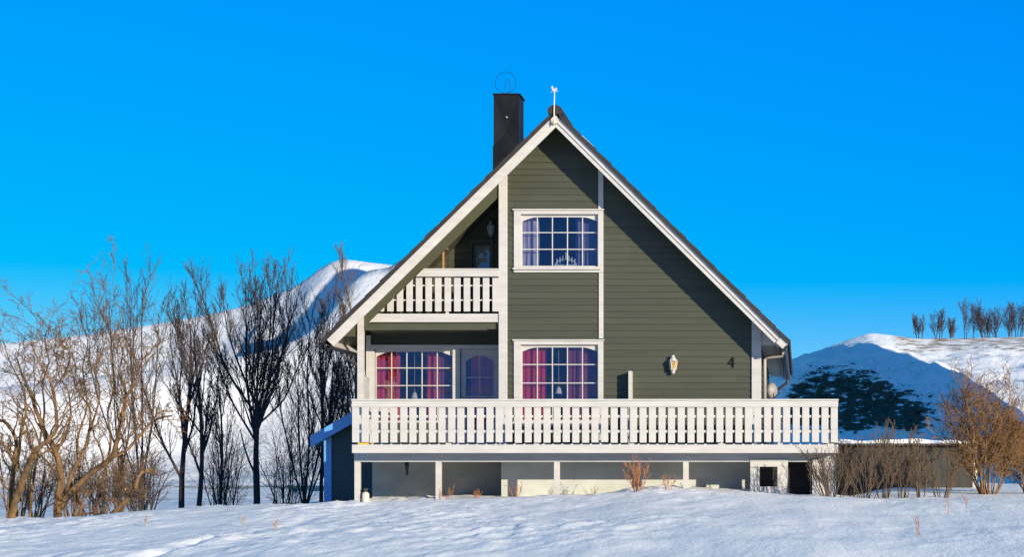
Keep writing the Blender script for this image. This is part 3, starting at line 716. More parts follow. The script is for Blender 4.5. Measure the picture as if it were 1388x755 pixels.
# screens standing out from the wall, house number, chimney, vane ----------
MB().box(X(851.8,-.28), X(856,-.28), -.30, -.02, DEC, Z(503,-.28)).build('windbreak_panel', M['white'], house, bevel=.004)
MB().box(X(493.5,.3), X(494.8,.3), .07, .66, DEC, Z(510,.3)).build('windbreak_panel', M['beam'], house, bevel=.004)
nb = MB()
def stroke(a, b, wd=.022):
    (x0, z0), (x1, z1) = a, b; dx, dz = x1-x0, z1-z0; L = math.hypot(dx, dz); px_, pz_ = -dz/L*wd/2, dx/L*wd/2
    nb.prism([(x0+px_, z0+pz_), (x0-px_, z0-pz_), (x1-px_, z1-pz_), (x1+px_, z1+pz_)], -.04, -.022)
q = lambda px, py: (X(px,0), Z(py,0))
stroke(q(993.6,484.8), q(988,493.2)); stroke(q(987.6,493.3), q(996,493.3), .02); stroke(q(993.8,484.6), q(993.8,498.5), .026)
nb.build('house_number', M['black_metal'], house)

YC = 3.0; cx0, cx1 = X(669,YC), X(703.5,YC); cz1 = Z(128,YC); cw = cx1-cx0; cyd = .62
ch = MB(); zc0 = 5.6; apex_in = .035
# sheet-metal cladding pressed into a shallow diamond on every face
def clad_face(p0, p1, z0, z1, nrm):
    p0 = Vector(p0); p1 = Vector(p1); m = (p0+p1)/2 + Vector(nrm)*-apex_in
    A = (p0.x, p0.y, z1); B = (p1.x, p1.y, z1); C = (p1.x, p1.y, z0); D = (p0.x, p0.y, z0); Mi = (m.x, m.y, z0+.28*(z1-z0))
    for tri in ((A, Mi, B), (B, Mi, C), (C, Mi, D), (D, Mi, A)):
        n = len(ch.v); ch.v += list(tri); ch.f.append((n, n+1, n+2))
zj = Z(197, YC)
clad_face((cx0, YC, 0), (cx1, YC, 0), zj, cz1, (0,-1,0)); clad_face((cx1, YC, 0), (cx1, YC+cyd, 0), zj, cz1, (1,0,0))
clad_face((cx1, YC+cyd, 0), (cx0, YC+cyd, 0), zj, cz1, (0,1,0)); clad_face((cx0, YC+cyd, 0), (cx0, YC, 0), zj, cz1, (-1,0,0))
ch.box(cx0-.015, cx1+.015, YC-.015, YC+cyd+.015, zc0, zj)
chim = ch.build('chimney', M['black_metal'], house)
MB().box(cx0-.02, cx1+.03, YC-.02, YC+cyd+.02, cz1, cz1+.03).build('chimney_cap', M['black_metal'], chim)
MB().lathe((cx0+cx1)/2-.0, YC+.3, [(.02,0),(.02,.01)], 8)
MB().box(X(686.2,YC), X(688,YC), YC-.02, YC+.0, Z(159.6,YC), Z(157.8,YC)).build('rivet', M['white'], chim)
wr = MB(); c0 = ((X(686,YC)), YC+.3)
wr.tube([(X(671,YC+.3)+.0, YC+.3, cz1+.03)]+[(X(685.5,YC+.3)+.24*math.sin(t), YC+.3, Z(112,YC+.3)-.26*math.cos(t)) for t in np.linspace(.75, 2*math.pi-.75, 28)][::1]+[(X(696,YC+.3), YC+.3, cz1+.03)], .005, 4)
wr.tube([(X(682.5,YC+.3), YC+.3, cz1+.03), (X(684.5,YC+.3), YC+.3, Z(116,YC+.3)), (X(687.5,YC+.3), YC+.3, Z(106,YC+.3)), (X(691,YC+.3), YC+.3, Z(109,YC+.3)), (X(691.5,YC+.3), YC+.3, Z(118,YC+.3)), (X(690,YC+.3), YC+.3, cz1+.03)], .005, 4)
wr.build('wire_loop', M['black_metal'], chim)

YW = YV-.16
vx = X(751,YW)
vane = thing('weather_vane', (vx, YW, Z(165,YW)), 'small white weather vane on a thin pole at the gable peak', 'weather vane')
MB().tube([(vx, YW, Z(168,YW)), (vx, YW, Z(150,YW)), (vx+.01, YW, Z(122,YW))], [.014,.012,.009], 8).box(vx-.04, vx+.04, YW+.012, YW+.10, Z(166,YW), Z(163,YW)).build('pole', M['cream'], vane)
v = MB()
body = [(x_*.75, z_*.75) for x_, z_ in [(-.06,.10),(-.075,.15),(-.055,.19),(-.025,.175),(-.01,.12),(.03,.10),(.06,.15),(.085,.12),(.075,.07),(.03,.03),(-.02,.03)]]
v.prism([(vx+x, Z(124,YW)-.02+z) for x, z in body], YW-.012, YW+.012)
v.build('bird_figure', M['white'], vane)
MB().tube([(vx-.07, YW, Z(124,YW)), (vx+.09, YW, Z(124,YW)+.01)], .005, 5).build('arm', M['white'], vane)

# ------------------------------------------------------------------ things on and in the house
def wall_lantern(px, py, Y, h, label, mbody, mglass):
    x, z = X(px, Y), Z(py, Y); s = h/.38
    t = thing('wall_lantern', (x, Y, z), label, 'wall lamp')
    yc = Y-.11*s
    MB().lathe(x, yc, [(.02*s, z+.19*s), (.035*s, z+.175*s), (.03*s, z+.15*s), (.075*s, z+.10*s), (.095*s, z+.075*s), (.085*s, z+.068*s)], 8).build('cap', mbody, t)
    MB().lathe(x, yc, [(.08*s, z+.066*s), (.055*s, z-.09*s)], 6).build('glass', mglass, t)
    fr = MB()
    for k in range(6):
        a = 2*math.pi*k/6; fr.tube([(x+.085*s*math.cos(a), yc+.085*s*math.sin(a), z+.068*s), (x+.060*s*math.cos(a), yc+.060*s*math.sin(a), z-.09*s)], .008*s, 5)
    fr.lathe(x, yc, [(.068*s, z-.088*s), (.062*s, z-.11*s), (.035*s, z-.13*s), (.045*s, z-.145*s), (.03*s, z-.175*s), (.012*s, z-.19*s)], 8).build('cage', mbody, t)
    MB().box(x-.04*s, x+.04*s, Y-.03, Y-.014, z-.06*s, z+.08*s).tube([(x, Y-.02, z-.04*s), (x, Y-.06*s, z-.10*s), (x, yc, z-.12*s)], .012*s, 6).build('bracket', mbody, t)
wall_lantern(913, 495, 0, .40, 'white lantern with amber glass on the green wall near the house number', M['white'], M['amber'])
wall_lantern(666.5, 311.5, PD, .36, 'pale grey-green lantern in the shade of the upper corner balcony', M['lamp_grey'], M['lamp_grey'])

def curtain(px0, px1, py0, py1, Y, m, label, amp=.03, wl=.11):
    x0, x1, z0, z1 = X(px0,Y), X(px1,Y), Z(py1,Y), Z(py0,Y); mb = MB(); n = max(10, int((x1-x0)/.014)); ph = px0*.7
    rows = []
    for j in range(7):
        z = z1+(z0-z1)*j/6; r = []
        for i in range(n+1):
            x = x0+(x1-x0)*i/n; a = amp*(.5+.5*j/6)
            mb.v.append((x+.006*math.sin(j+i), Y + a*math.sin(2*math.pi*x/wl+ph+.15*j)*(.75+.25*math.sin(x*9)), z)); r.append(len(mb.v)-1)
        rows.append(r)
    for j in range(6):
        for i in range(n): mb.f.append((rows[j+1][i], rows[j+1][i+1], rows[j][i+1], rows[j][i]))
    o = mb.build('curtain', m, None, smooth=True, origin=((x0+x1)/2, Y, z0)); tag(o, label, 'curtain', 'curtains in the house windows')
curtain(706, 741, 468, 572, .22, M['red_cloth'], 'bright red curtain at the left of the ground floor window right of the porch')
curtain(768, 813, 468, 572, .22, M['purple_cloth'], 'dull purple curtain at the right of the ground floor window right of the porch')
curtain(704, 731, 290, 362, .22, M['lilac_cloth'], 'pale lilac curtain at the left of the upstairs window')
curtain(780, 813, 290, 362, .22, M['violet_cloth'], 'violet blue curtain at the right of the upstairs window')
YI = PD+.22
curtain(509, 542, 474, 572, YI, M['red_cloth'], 'crimson curtain at the left of the porch window')
curtain(578, 592, 474, 572, YI, M['red_cloth'], 'narrow red curtain right of the middle of the porch window')
curtain(588, 616, 474, 572, YI, M['purple_cloth'], 'purple curtain at the right of the porch window')
curtain(638, 676, 474, 590, PD+.10, M['red_cloth_brightened'], 'dark red curtain behind the glazed porch door')
def pendant(px, py, Y, ztop, label):
    x, z = X(px,Y), Z(py,Y); t = thing('pendant_lamp', (x, Y, z), label, 'pendant lamp', 'pendant lamps in the ground floor windows')
    MB().lathe(x, Y, [(.02, z+.10), (.035, z+.085), (.06, z+.02), (.075, z-.04), (.068, z-.05)], 12).build('shade', M['brass'], t)
    MB().tube([(x, Y, z+.09), (x, Y, ztop)], .004, 4).build('cord', M['brass'], t)
pendant(757.3, 531, .2, LW[3]+.1, 'small bell shaped lamp hanging in the window with the bright red curtain')
pendant(562, 538, PD+.2, zt_+.0 if False else PWZ[1]-.02, 'small bell shaped lamp hanging in the wide porch window')
# candle arch in the upstairs window
ca = thing('candle_arch', (X(767,.16), .16, UW[2]+.05), 'white candle arch standing on the upstairs window sill', 'candle holder')
cm = MB(); x0 = X(767,.16); zb = UW[2]+.05
for k in range(7):
    dx = (k-3)*.063; hgt = .17-.034*abs(k-3)
    cm.tube([(x0+dx, .16, zb+hgt-.05), (x0+dx, .16, zb+hgt+.07+(.04 if k == 3 else 0))], .011, 6)
cm.build('candles', M['white'], ca)
am = MB(); am.tube([(x0+.22*math.cos(t), .16, zb+.01+.12*math.sin(t)) for t in np.linspace(0, math.pi, 13)], .014, 6); am.box(x0-.24, x0+.24, .13, .19, zb-.01, zb+.015); am.build('arch', M['lamp_grey'], ca)

# trestle on the balcony
tr = thing('trestle', (X(601,.5), .5, bz1), 'bare wooden folding trestle standing behind the balcony railing', 'trestle')
MB().box(X(600,.35)-.0, X(600,.35)+.035, .33, .37, bz1-.05, Z(335,.35)).build('leg', M['wood'], tr)
MB().box(X(606,.5), X(606,.5)+.03, .5, .53, bz1-.05, Z(338,.5)).build('leg', M['dark_inside'], tr)
MB().tube([PT(601, 336.5, .32), PT(570, 368, .32)], .016, 6).build('brace', M['wood'], tr)
MB().tube([PT(600.5, 335, .30), PT(607, 338, .56)], .024, 6).build('hinge_bar', M['wood'], tr)

# satellite dish on the side wall
YS = 1.6; sx, sz = X(1048.5,YS), Z(530,YS)
ds = thing('satellite_dish', (sx, YS, sz), 'grey satellite dish beside the right hand house corner above the deck rail', 'satellite dish')
dm = MB(); nr = []
for j in range(5):
    r = .185*j/4; row = []
    for k in range(18):
        a = 2*math.pi*k/18; loc = Vector((r*math.cos(a)*.9, .5*r*r/.185-.05, r*math.sin(a)))
        loc = Matrix.Rotation(R(52), 3, 'Z') @ loc; dm.v.append((sx+loc.x, YS+loc.y, sz+loc.z)); row.append(len(dm.v)-1)
    nr.append(row)
for j in range(4):
    for k in range(18): dm.f.append((nr[j][k], nr[j][(k+1) % 18], nr[j+1][(k+1) % 18], nr[j+1][k]))
o = dm.build('dish', M['grey_dish'], ds, smooth=True); sm = o.modifiers.new('solid', 'SOLIDIFY'); sm.thickness = .012
MB().tube([(sx, YS, sz-.1), (XR+.02, YS+.1, sz-.15)], .018, 6).tube([(sx, YS, sz-.1), (sx+.02, YS, sz)], .018, 6).build('arm', M['zinc'], ds)
MB().tube([(sx, YS, sz-.16), (sx+.16, YS-.22, sz-.05), (sx+.17, YS-.24, sz-.01)], .012, 6).build('receiver', M['zinc'], ds)

# small things round the deck
yb_ = MB().box(X(486,YD+.1), X(500,YD+.1), YD+.06, YD+.3, DEC+.001, DEC+.04).build('yellow_board', M['yellow'], None, bevel=.004, origin=(X(493,YD+.1), YD+.2, DEC))
tag(yb_, 'short yellow board lying on the deck behind the left end of the railing', 'board')
hk = thing('iron_bracket', (X(551,-.9), -.9, DEC-.1), 'dark pointed iron bracket hanging under the left part of the deck', 'bracket')
MB().prism([(X(546.5,-.9), DEC-.1), (X(556,-.9), DEC-.1), (X(553.5,-.9), Z(633,-.9)), (X(553,-.9), Z(645,-.9)), (X(550.5,-.9), Z(645,-.9)), (X(549.5,-.9), Z(633,-.9))], -.93, -.87).build('blade', M['black_metal'], hk)
MB().box(X(545,-.9), X(557.5,-.9), -.96, -.84, DEC-.1, DEC-.046).build('plate', M['black_metal'], hk)
yk = -1.2; kx = X(495.5,yk); kz = gz(kx, yk)-.03
can = thing('canister', (kx, yk, kz), 'cream plastic canister with a dark cap behind the leftmost deck post', 'canister')
MB().lathe(kx, yk, [(.07,kz),(.075,kz+.02),(.075,kz+.19),(.06,kz+.22),(.03,kz+.24)], 14).build('body', M['cream'], can, smooth=False)
MB().lathe(kx, yk, [(.032,kz+.24),(.032,kz+.27),(.05,kz+.28),(.05,kz+.31)], 12).build('cap', M['shed_wall'], can)

# ------------------------------------------------------------------ lean-to and shed
YL = 2.6
lt = thing('lean_to', (X(460,YL), YL, -.7), 'dark boarded lean-to with blue roof edge and blue corner board left of the house', 'lean-to shed')
lx0, lx1 = X(441,YL), XL-.03; sl = .56; rz = lambda x: Z(597,YL)+ (x-X(441,YL))*sl
siding(lambda z: (max(lx0, lx0+(z-rz(lx0))/sl), lx1), -1.1, rz(lx1), [], YL).build('wall', M['blue_siding'], lt)
MB().box(lx0+.02, lx0+.05, YL+.01, YL+4, -1.1, rz(lx0)).build('wall', M['blue_siding'], lt)
MB().prism([(lx0-.02, -1.1), (lx0+.15, -1.1), (lx0+.15, rz(lx0+.15)), (lx0-.02, rz(lx0-.02))], YL-.045, YL+.01).build('corner_board', M['blue_paint'], lt)
xe = X(421,YL-.25)
MB().prism([(xe, rz(xe)-.02), (lx1, rz(lx1)-.02), (lx1, rz(lx1)+.24), (xe, rz(xe)+.24)], YL-.28, YL-.25).build('bargeboard', M['blue_paint'], lt)
MB().prism([(xe, rz(xe)+.02), (lx1, rz(lx1)+.02), (lx1, rz(lx1)+.22), (xe, rz(xe)+.22)], YL-.249, YL+4.2).build('roof', M['blue_siding'], lt)

YH = 5.0; s0, s1 = X(1120,YH), X(1318,YH); st = Z(604.5,YH)
sh = thing('shed', ((s0+s1)/2, YH, -.4), 'low dark boarded shed with snow on its flat roof behind the hedge shrubs', 'shed')
bw = MB(); k = 0; x = s0
while x < s1-.02:
    x2 = min(x+.14, s1); bw.box(x+.004, x2, YH-.006*(k % 2)-.02, YH+.01, -1, st); x = x2; k += 1
bw.box(s0, s1, YH+.011, YH+3, -1, st-.01).build('wall', M['shed_wall'], sh)
MB().box(s1+.004, s1+.12, YH-.04, YH+.06, -1, st+.0).build('corner_board', M['white'], sh)
MB().box(s0-.1, s1+.25, YH-.2, YH+3.2, st+.002, st+.05).build('roof', M['shed_wall'], sh)
sn_ = MB(); xs_ = np.linspace(s0-.1, s1+.25, 30)
for i in range(29):
    a, b_ = xs_[i], xs_[i+1]; h = lambda x: st+.052+.09+.02*math.sin(x*3)+.012*math.sin(x*7.3)
    sn_.quad((a, YH-.2, st+.051), (b_, YH-.2, st+.051), (b_, YH-.15, h(b_)), (a, YH-.15, h(a))); sn_.quad((a, YH-.15, h(a)), (b_, YH-.15, h(b_)), (b_, YH+3.2, h(b_)), (a, YH+3.2, h(a)))
sn_.build('roof_snow', M['snow'], sh, smooth=True)

# ------------------------------------------------------------------ bare trees and shrubs
UPV = Vector((0,0,1))
def perp(d, rng):
    a = Vector((rng.gauss(0,1), rng.gauss(0,1), rng.gauss(0,1))); a = a - d*a.dot(d)
    return a.normalized() if a.length > 1e-6 else Vector((1,0,0))
class Plant:
    def __init__(s, seed, spec): s.r = random.Random(seed); s.spec = spec; s.t = MB(); s.c = MB(); s.n = 0
    def limb(s, pts, r0, r1, lev, ang=None):
        """a given polyline, smoothed and roughened; then grow children"""
        P = [Vector(p) for p in pts]; out = []
        for i in range(len(P)-1):
            a, b = P[max(i-1,0)], P[i]; c, d = P[i+1], P[min(i+2, len(P)-1)]
            for k in range(4):
                t = k/4; q = .5*((2*b)+(c-a)*t+(2*a-5*b+4*c-d)*t*t+(3*b-a-3*c+d)*t**3)
                out.append(q + perp(UPV, s.r)*r0*.18*(s.r.random() if out else 0))
        out.append(P[-1]); n = len(out)
        rad = [r0+(r1-r0)*i/(n-1) for i in range(n)]
        s.t.tube(out, [q*(1+s.r.uniform(-.08,.08)) for q in rad], 8)
        s.kids(out, rad, lev, sum((out[i+1]-out[i]).length for i in range(n-1)))
    def grow(s, p, d, L, r, lev):
        sp = s.spec[lev]; n = sp.get('seg', 4); pts = [p.copy()]; rad = [r]; st = L/n; d = d.normalized()
        for i in range(n):
            d = (d + UPV*sp.get('up', .1) + perp(d, s.r)*sp.get('wob', .12)).normalized()
            p = p + d*st; pts.append(p.copy()); rad.append(max(r*(1-(i+1)/n*(1-sp.get('tip', .35))), sp.get('min', .0025)))
        (s.t if lev <= 1 else s.c).tube(pts, rad, 7 if lev == 0 else 5 if lev == 1 else 3)
        s.n += 1
        s.kids(pts, rad, lev, L)
    def kids(s, pts, rad, lev, L):
        sp = s.spec[lev]; nk = sp.get('kids', 0)
        if not nk or lev+1 >= len(s.spec): return
        nx = s.spec[lev+1]; m = len(pts)-1
        k = int(nk*s.r.uniform(.8, 1.25)+.5)
        for j in range(k):
            t = sp.get('from', .3) + (1-sp.get('from', .3))*(j+s.r.random())/k; t = min(t, .999)
            i = int(t*m); f = t*m-i; p = pts[i].lerp(pts[i+1], f); d = (pts[i+1]-pts[i]).normalized()
            ra = rad[i]+(rad[i+1]-rad[i])*f
            a = R(sp.get('ang', 40)*s.r.uniform(.65, 1.35)); d2 = d*math.cos(a) + perp(d, s.r)*math.sin(a)
            if d2.z < sp.get('minz', -1): d2.z = abs(d2.z)
            l = L*sp.get('ratio', .5)*(1-sp.get('fall', .5)*t)*s.r.uniform(.65, 1.25)
            s.grow(p, d2, l, max(min(ra*sp.get('rr', .55), l*.03+.002), nx.get('min', .0025)), lev+1)
    def build(s, name, loc, mt, mc, label, cat, group, parts=('trunk', 'crown')):
        t = thing(name, loc, label, cat, group)
        if s.t.v: s.t.build(parts[0], mt, t, smooth=True)
        if s.c.v: s.c.build(parts[1], mc, t)
        return t
def base(px, Y):
    x = X(px, Y); return Vector((x, Y, gz(x, Y)-.08))

# tall dark trees behind the crest ---------------------------------------
UPR = [dict(seg=8, up=.06, wob=.05, kids=13, ang=24, ratio=.60, fall=.55, rr=.60, tip=.25, **{'from': .24}),
       dict(seg=7, up=.12, wob=.09, kids=17, ang=25, ratio=.34, fall=.40, rr=.50, tip=.3, minz=.05, **{'from': .12}),
       dict(seg=5, up=.16, wob=.13, kids=10, ang=27, ratio=.52, fall=.4, rr=.6, min=.0068, minz=0, **{'from': .12}),
       dict(seg=4, up=.14, wob=.16, kids=2, ang=30, ratio=.5, min=.0045, **{'from': .25}),
       dict(seg=3, up=.1, wob=.15, min=.004)]
UPL = [dict(UPR[0], kids=12), dict(UPR[1], kids=12), dict(UPR[2], kids=8, min=.0056), dict(UPR[3], kids=1), UPR[4]]
TG = 'bare trees left of the house'
def tall(px, Y, top, r, seed, label, lean=(0,0), fork=None, spec=UPR, mt='bark_dark', mc='bark_purple'):
    b = base(px, Y); H = Z(top, Y)-b.z; P = Plant(seed, spec)
    if fork is None:
        P.grow(b, Vector((lean[0], lean[1], 1)), H*.80, r, 0)
    else:
        fz, arms = fork; f = b + Vector((0, 0, H*fz)); g = f + Vector((.05, 0, H*.16))
        P.limb([b, b.lerp(f, .5)+Vector((.02,0,0)), f, g], r, r*.55, 3)
        for dx, h, rr in arms:
            tip = Vector((X(px+dx, Y), Y+P.r.uniform(-.5,.5), b.z+H*h*.875)); st = f.lerp(g, P.r.random() if fz > .1 else P.r.random()*.3)
            m1 = st.lerp(tip, .35) + Vector(((tip.x-st.x)*.20, P.r.uniform(-.2,.2), 0)); m2 = st.lerp(tip, .7) + Vector(((tip.x-st.x)*.12+P.r.uniform(-.12,.12), 0, 0))
            P.limb([st, m1, m2, tip], r*rr*.60, .008, 1)
    return P.build('bare_tree', b, M[mt], M[mc], label, 'tree', TG)
tall(347, 9, 332, .105, 1, 'tallest dark bare tree with a forked trunk and a wide fan of upright limbs', fork=(.27, [(-72,.98,.6),(-35,.9,.6),(-20,1.0,.7),(6,.93,.6),(28,1.0,.65),(48,.95,.6),(62,.72,.5), (-50,.80,.5), (16,.97,.55), (38,.86,.5), (-8,.92,.5)]))
tall(268, 8, 415, .075, 2, 'slender dark tree, right one of two thin straight trunks', (.02,0), spec=UPL)
tall(247, 8.5, 372, .085, 3, 'thin straight dark tree with a narrow dense crown, left one of two slim trunks', (-.05,0), spec=UPL)
tall(412, 11, 385, .08, 4, 'many stemmed dark tree just left of the lean-to roof', fork=(.05, [(-30,.72,.6),(-8,.85,.7),(14,.97,.75),(30,1.0,.75),(42,.8,.6)]))
tall(434, 13, 405, .07, 5, 'slim dark tree standing right behind the blue roof edge', (.10,0), spec=UPL)
tall(478, 20, 362, .10, 6, 'brown twiggy tree rising behind the lower roof corner of the house', (.03,0), mt='bark_brown', mc='bark_brown')
tall(190, 7, 346, .08, 7, 'tall loose dark tree behind the bent orange limb', fork=(.10, [(-40,.86,.6),(-12,.97,.7),(4,1.0,.75),(22,.9,.6)]), spec=UPL)
tall(163, 9, 372, .07, 8, 'dark tree with spreading twigs behind the crooked orange trunks', fork=(.15, [(-36,.9,.6),(-10,1.0,.7),(18,.95,.6)]), spec=UPL)
tall(300, 15, 455, .06, 9, 'smaller dark tree between the slim trunks and the tallest tree', (.0,0), spec=UPL)
tall(455, 17, 430, .07, 12, 'dark tree half hidden by the left eave of the house', (.0,0), spec=UPL)
# low dark brush
BRUSH = [dict(), dict(seg=6, up=.08, wob=.14, kids=9, ang=38, ratio=.45, fall=.4, rr=.55, tip=.3, **{'from': .2}),
         dict(seg=5, up=.05, wob=.2, kids=6, ang=42, ratio=.5, rr=.6, min=.004, **{'from': .15}), dict(seg=4, up=.03, wob=.22, min=.003)]
def shrub(px, Y, w, top, n, seed, label, mt, group, spec=BRUSH, cat='shrub', name='bare_shrub', r=.02, lean=0, baseoff=.12, spread=.5):
    b = base(px, Y); H = Z(top, Y)-b.z; P = Plant(seed, spec); sw = w/F*(Y+CY)
    for i in range(n):
        a = P.r.uniform(-1, 1); dx = a*sw*spread; c = P.r.uniform(-1,1)
        s0_ = b + Vector((dx*baseoff*2 + P.r.uniform(-.05,.05), c*.12, 0))
        l = H*P.r.uniform(.72, 1.02)*(1-.22*abs(a))
        P.grow(s0_, Vector((dx/H*1.0+lean, c*.35*sw/H, 1)), l, r*P.r.uniform(.7,1.2), 1)
    return P.build(name, b, M[mt], M[mt], label, cat, group, ('stems', 'twigs'))
BG = 'low brush under the bare trees'
shrub(192, 3, 80, 600, 18, 31, 'dense dark low brush right behind the sawn orange limb', 'bark_dark', BG)
shrub(130, 3, 90, 600, 14, 32, 'low brush behind the middle of the crooked orange tree', 'bark_brown', BG)
shrub(45, 3, 90, 600, 14, 33, 'low brush at the foot of the leftmost orange tree', 'bark_brown', BG)
shrub(20, 1.5, 70, 590, 12, 36, 'golden stems crowded between the two crooked trees at the left edge', 'bark_gold', BG, r=.016)
shrub(98, 1.2, 70, 585, 13, 37, 'golden upright stems growing right beside the second crooked tree', 'bark_gold', BG, r=.016)
shrub(160, 1.2, 60, 610, 12, 38, 'golden tangle of stems behind the sawn orange limb', 'bark_gold', BG, r=.015)
shrub(300, 12, 110, 575, 16, 34, 'thin low brush between the slim trunks and the tallest tree', 'bark_dark', BG)
shrub(385, 12, 80, 570, 15, 35, 'thin low brush between the tallest tree and the lean-to', 'bark_dark', BG)

# crooked sunlit trees at the left edge ----------------------------------
CRK = [dict(), dict(kids=10, ang=48, ratio=.36, fall=.3, rr=.5, **{'from': .22}),
       dict(seg=7, up=.08, wob=.32, kids=6, ang=40, ratio=.50, rr=.55, tip=.35, min=.007, **{'from': .2}),
       dict(seg=6, up=.06, wob=.32, kids=4, ang=42, ratio=.5, rr=.6, min=.0045, **{'from': .2}),
       dict(seg=4, up=.05, wob=.25, kids=2, ang=40, ratio=.55, min=.0036, **{'from': .3}), dict(seg=3, up=.04, wob=.22, min=.003)]
def crooked(Y, limbs, seed, label, px):
    P = Plant(seed, CRK)
    for pts, r0, r1 in limbs:
        r0 *= .62; r1 *= .55
        yy = 0; q = []
        for i, (a, b_) in enumerate(pts):
            q.append(PT(a, b_, Y + (0 if i == 0 else yy))); yy += P.r.uniform(-.25, .25)
        P.limb(q, r0, r1, 1)
    b = base(px, Y); return P, b
GN = 'crooked sunlit trees at the left'
P, b = crooked(.2, [
  ([(78,712),(79,680),(82,650),(76,615),(62,590),(50,560),(42,535),(30,508),(22,484)], .15, .02),
  ([(80,690),(100,664),(125,640),(150,622),(158,600),(163,570),(170,545),(169,525),(162,505),(166,480),(160,452)], .12, .02),
  ([(150,622),(172,610),(192,588),(205,573),(220,566),(233,564)], .06, .03),
  ([(205,573),(215,560),(226,555)], .035, .012),
  ([(90,668),(98,640),(112,615),(121,585),(122,555),(112,540),(101,520),(104,500),(96,478)], .06, .014),
  ([(120,585),(130,560),(135,530),(128,500),(138,478),(144,455)], .04, .012),
  ([(168,540),(182,520),(192,490),(208,472),(216,458)], .035, .010),
  ([(76,615),(95,570),(92,530),(80,510),(76,484),(66,462)], .04, .012)], 41, '', 78)
P.build('crooked_tree', b, M['bark_warm'], M['bark_gold'], 'crooked orange-brown tree with a long limb reaching right, second tree from the left edge', 'tree', GN)
P, b = crooked(-.3, [
  ([(14,716),(18,690),(28,660),(38,632),(48,612),(66,596),(76,580),(74,545),(68,515),(52,490),(42,464)], .13, .02),
  ([(12,712),(14,670),(20,630),(22,598),(10,575),(0,570)], .10, .05),
  ([(22,640),(27,600),(30,575),(35,560),(32,530),(22,508),(10,482),(0,446)], .06, .012),
  ([(20,630),(10,610),(-8,590)], .06, .03),
  ([(44,615),(40,595),(36,585)], .04, .02),
  ([(70,530),(88,505),(95,482),(88,458)], .035, .010)], 42, '', 14)
P.build('crooked_tree', b, M['bark_warm'], M['bark_gold'], 'leftmost crooked orange-brown tree, cut by the left edge', 'tree', GN)
P, b = crooked(-.5, [
  ([(146,704),(158,692),(172,678),(183,664),(187,648),(194,640),(206,636)], .085, .058),
  ([(178,671),(186,673),(196,669)], .045, .03),
  ([(108,704),(112,680),(122,662),(138,650)], .06, .02),
  ([(146,704),(128,696),(112,698)], .06, .03)], 43, '', 146)
P.spec = CRK
t3 = P.build('fallen_limb', b, M['bark_warm'], M['bark_brown'], 'thick sawn off orange limb with a pale cut end rising from the snow', 'tree', GN)
cp = t3.children[0].data
end = Vector(cp.vertices[8*13-4].co) if len(cp.vertices) > 104 else Vector((0,0,0))
lp = [t3.location + cp.vertices[i].co for i in range(8*24, 8*25)]; cpt = sum(lp, Vector((0,0,0)))/8
MB().tube([cpt+Vector((-.004,0,0)), cpt+Vector((.012,-.012,.004))], [.034,.033], 10).build('cut_end', M['cutwood'], t3)
P, b = crooked(1.0, [([(40,708),(44,660),(52,610),(60,560),(58,520),(66,490),(60,462),(68,438)], .05, .012), ([(100,705),(108,650),(104,600),(118,550),(112,500),(119,470),(115,446)], .05, .012),
   ([(128,706),(140,650),(150,600),(146,560),(156,520),(150,470),(163,436),(168,412)], .055, .012)], 44, '', 90)
P.build('crooked_tree', b, M['bark_warm'], M['bark_brown'], 'thin stemmed brown tree tangled behind the second crooked tree from the left', 'tree', GN)

# hedge shrubs on the right ---------------------------------------------
HED = [dict(), dict(seg=6, up=.07, wob=.10, kids=7, ang=26, ratio=.42, fall=.4, rr=.6, tip=.35, **{'from': .2}),
       dict(seg=4, up=.08, wob=.14, kids=3, ang=30, ratio=.5, rr=.65, min=.005, **{'from': .2}), dict(seg=3, up=.05, wob=.15, min=.004)]
HG = 'bare hedge shrubs in front of the shed'
ords = ['leftmost', 'second', 'third', 'fourth', 'fifth', 'sixth', 'seventh']
hed = [(1126,-2.4,75,602,16),(1152,-1.4,50,596,11),(1174,-1.8,60,592,12),(1199,-1.5,55,582,11),(1222,-1.2,55,586,11),(1246,-1.0,55,594,9),(1276,-.6,60,600,9)]
for i, (px, Y, wd, top, n) in enumerate(hed):
    lab = 'leftmost hedge shrub, its stems fanning out in front of the deck corner' if i == 0 else f'{ords[i]} bare hedge shrub from the left in front of the shed' if i < 6 else 'rightmost bare hedge shrub by the white shed corner'
    shrub(px, Y, wd, top, n, 60+i, lab, 'bark_hedge', HG, HED, r=.0115, spread=.75 if i == 0 else .5)
BSH = [dict(), dict(seg=8, up=.015, wob=.13, kids=16, ang=46, ratio=.44, fall=.30, rr=.55, tip=.3, **{'from': .20}),
       dict(seg=5, up=.07, wob=.20, kids=9, ang=42, ratio=.5, rr=.6, min=.006, **{'from': .15}), dict(seg=4, up=.05, wob=.2, kids=2, min=.0045, ang=40, ratio=.5, **{'from': .3}), dict(seg=3, up=.0, wob=.2, min=.004)]
shrub(1338, 1.0, 112, 512, 15, 71, 'big round rust brown bush right of the shed', 'bark_rust', 'round bushes right of the shed', BSH, name='round_bush', r=.021, spread=.78, baseoff=.05, lean=-.06)
shrub(1396, 1.6, 90, 545, 12, 72, 'brown bush cut by the right edge of the picture', 'bark_rust', 'round bushes right of the shed', BSH, name='round_bush', r=.02, spread=.75, baseoff=.05)

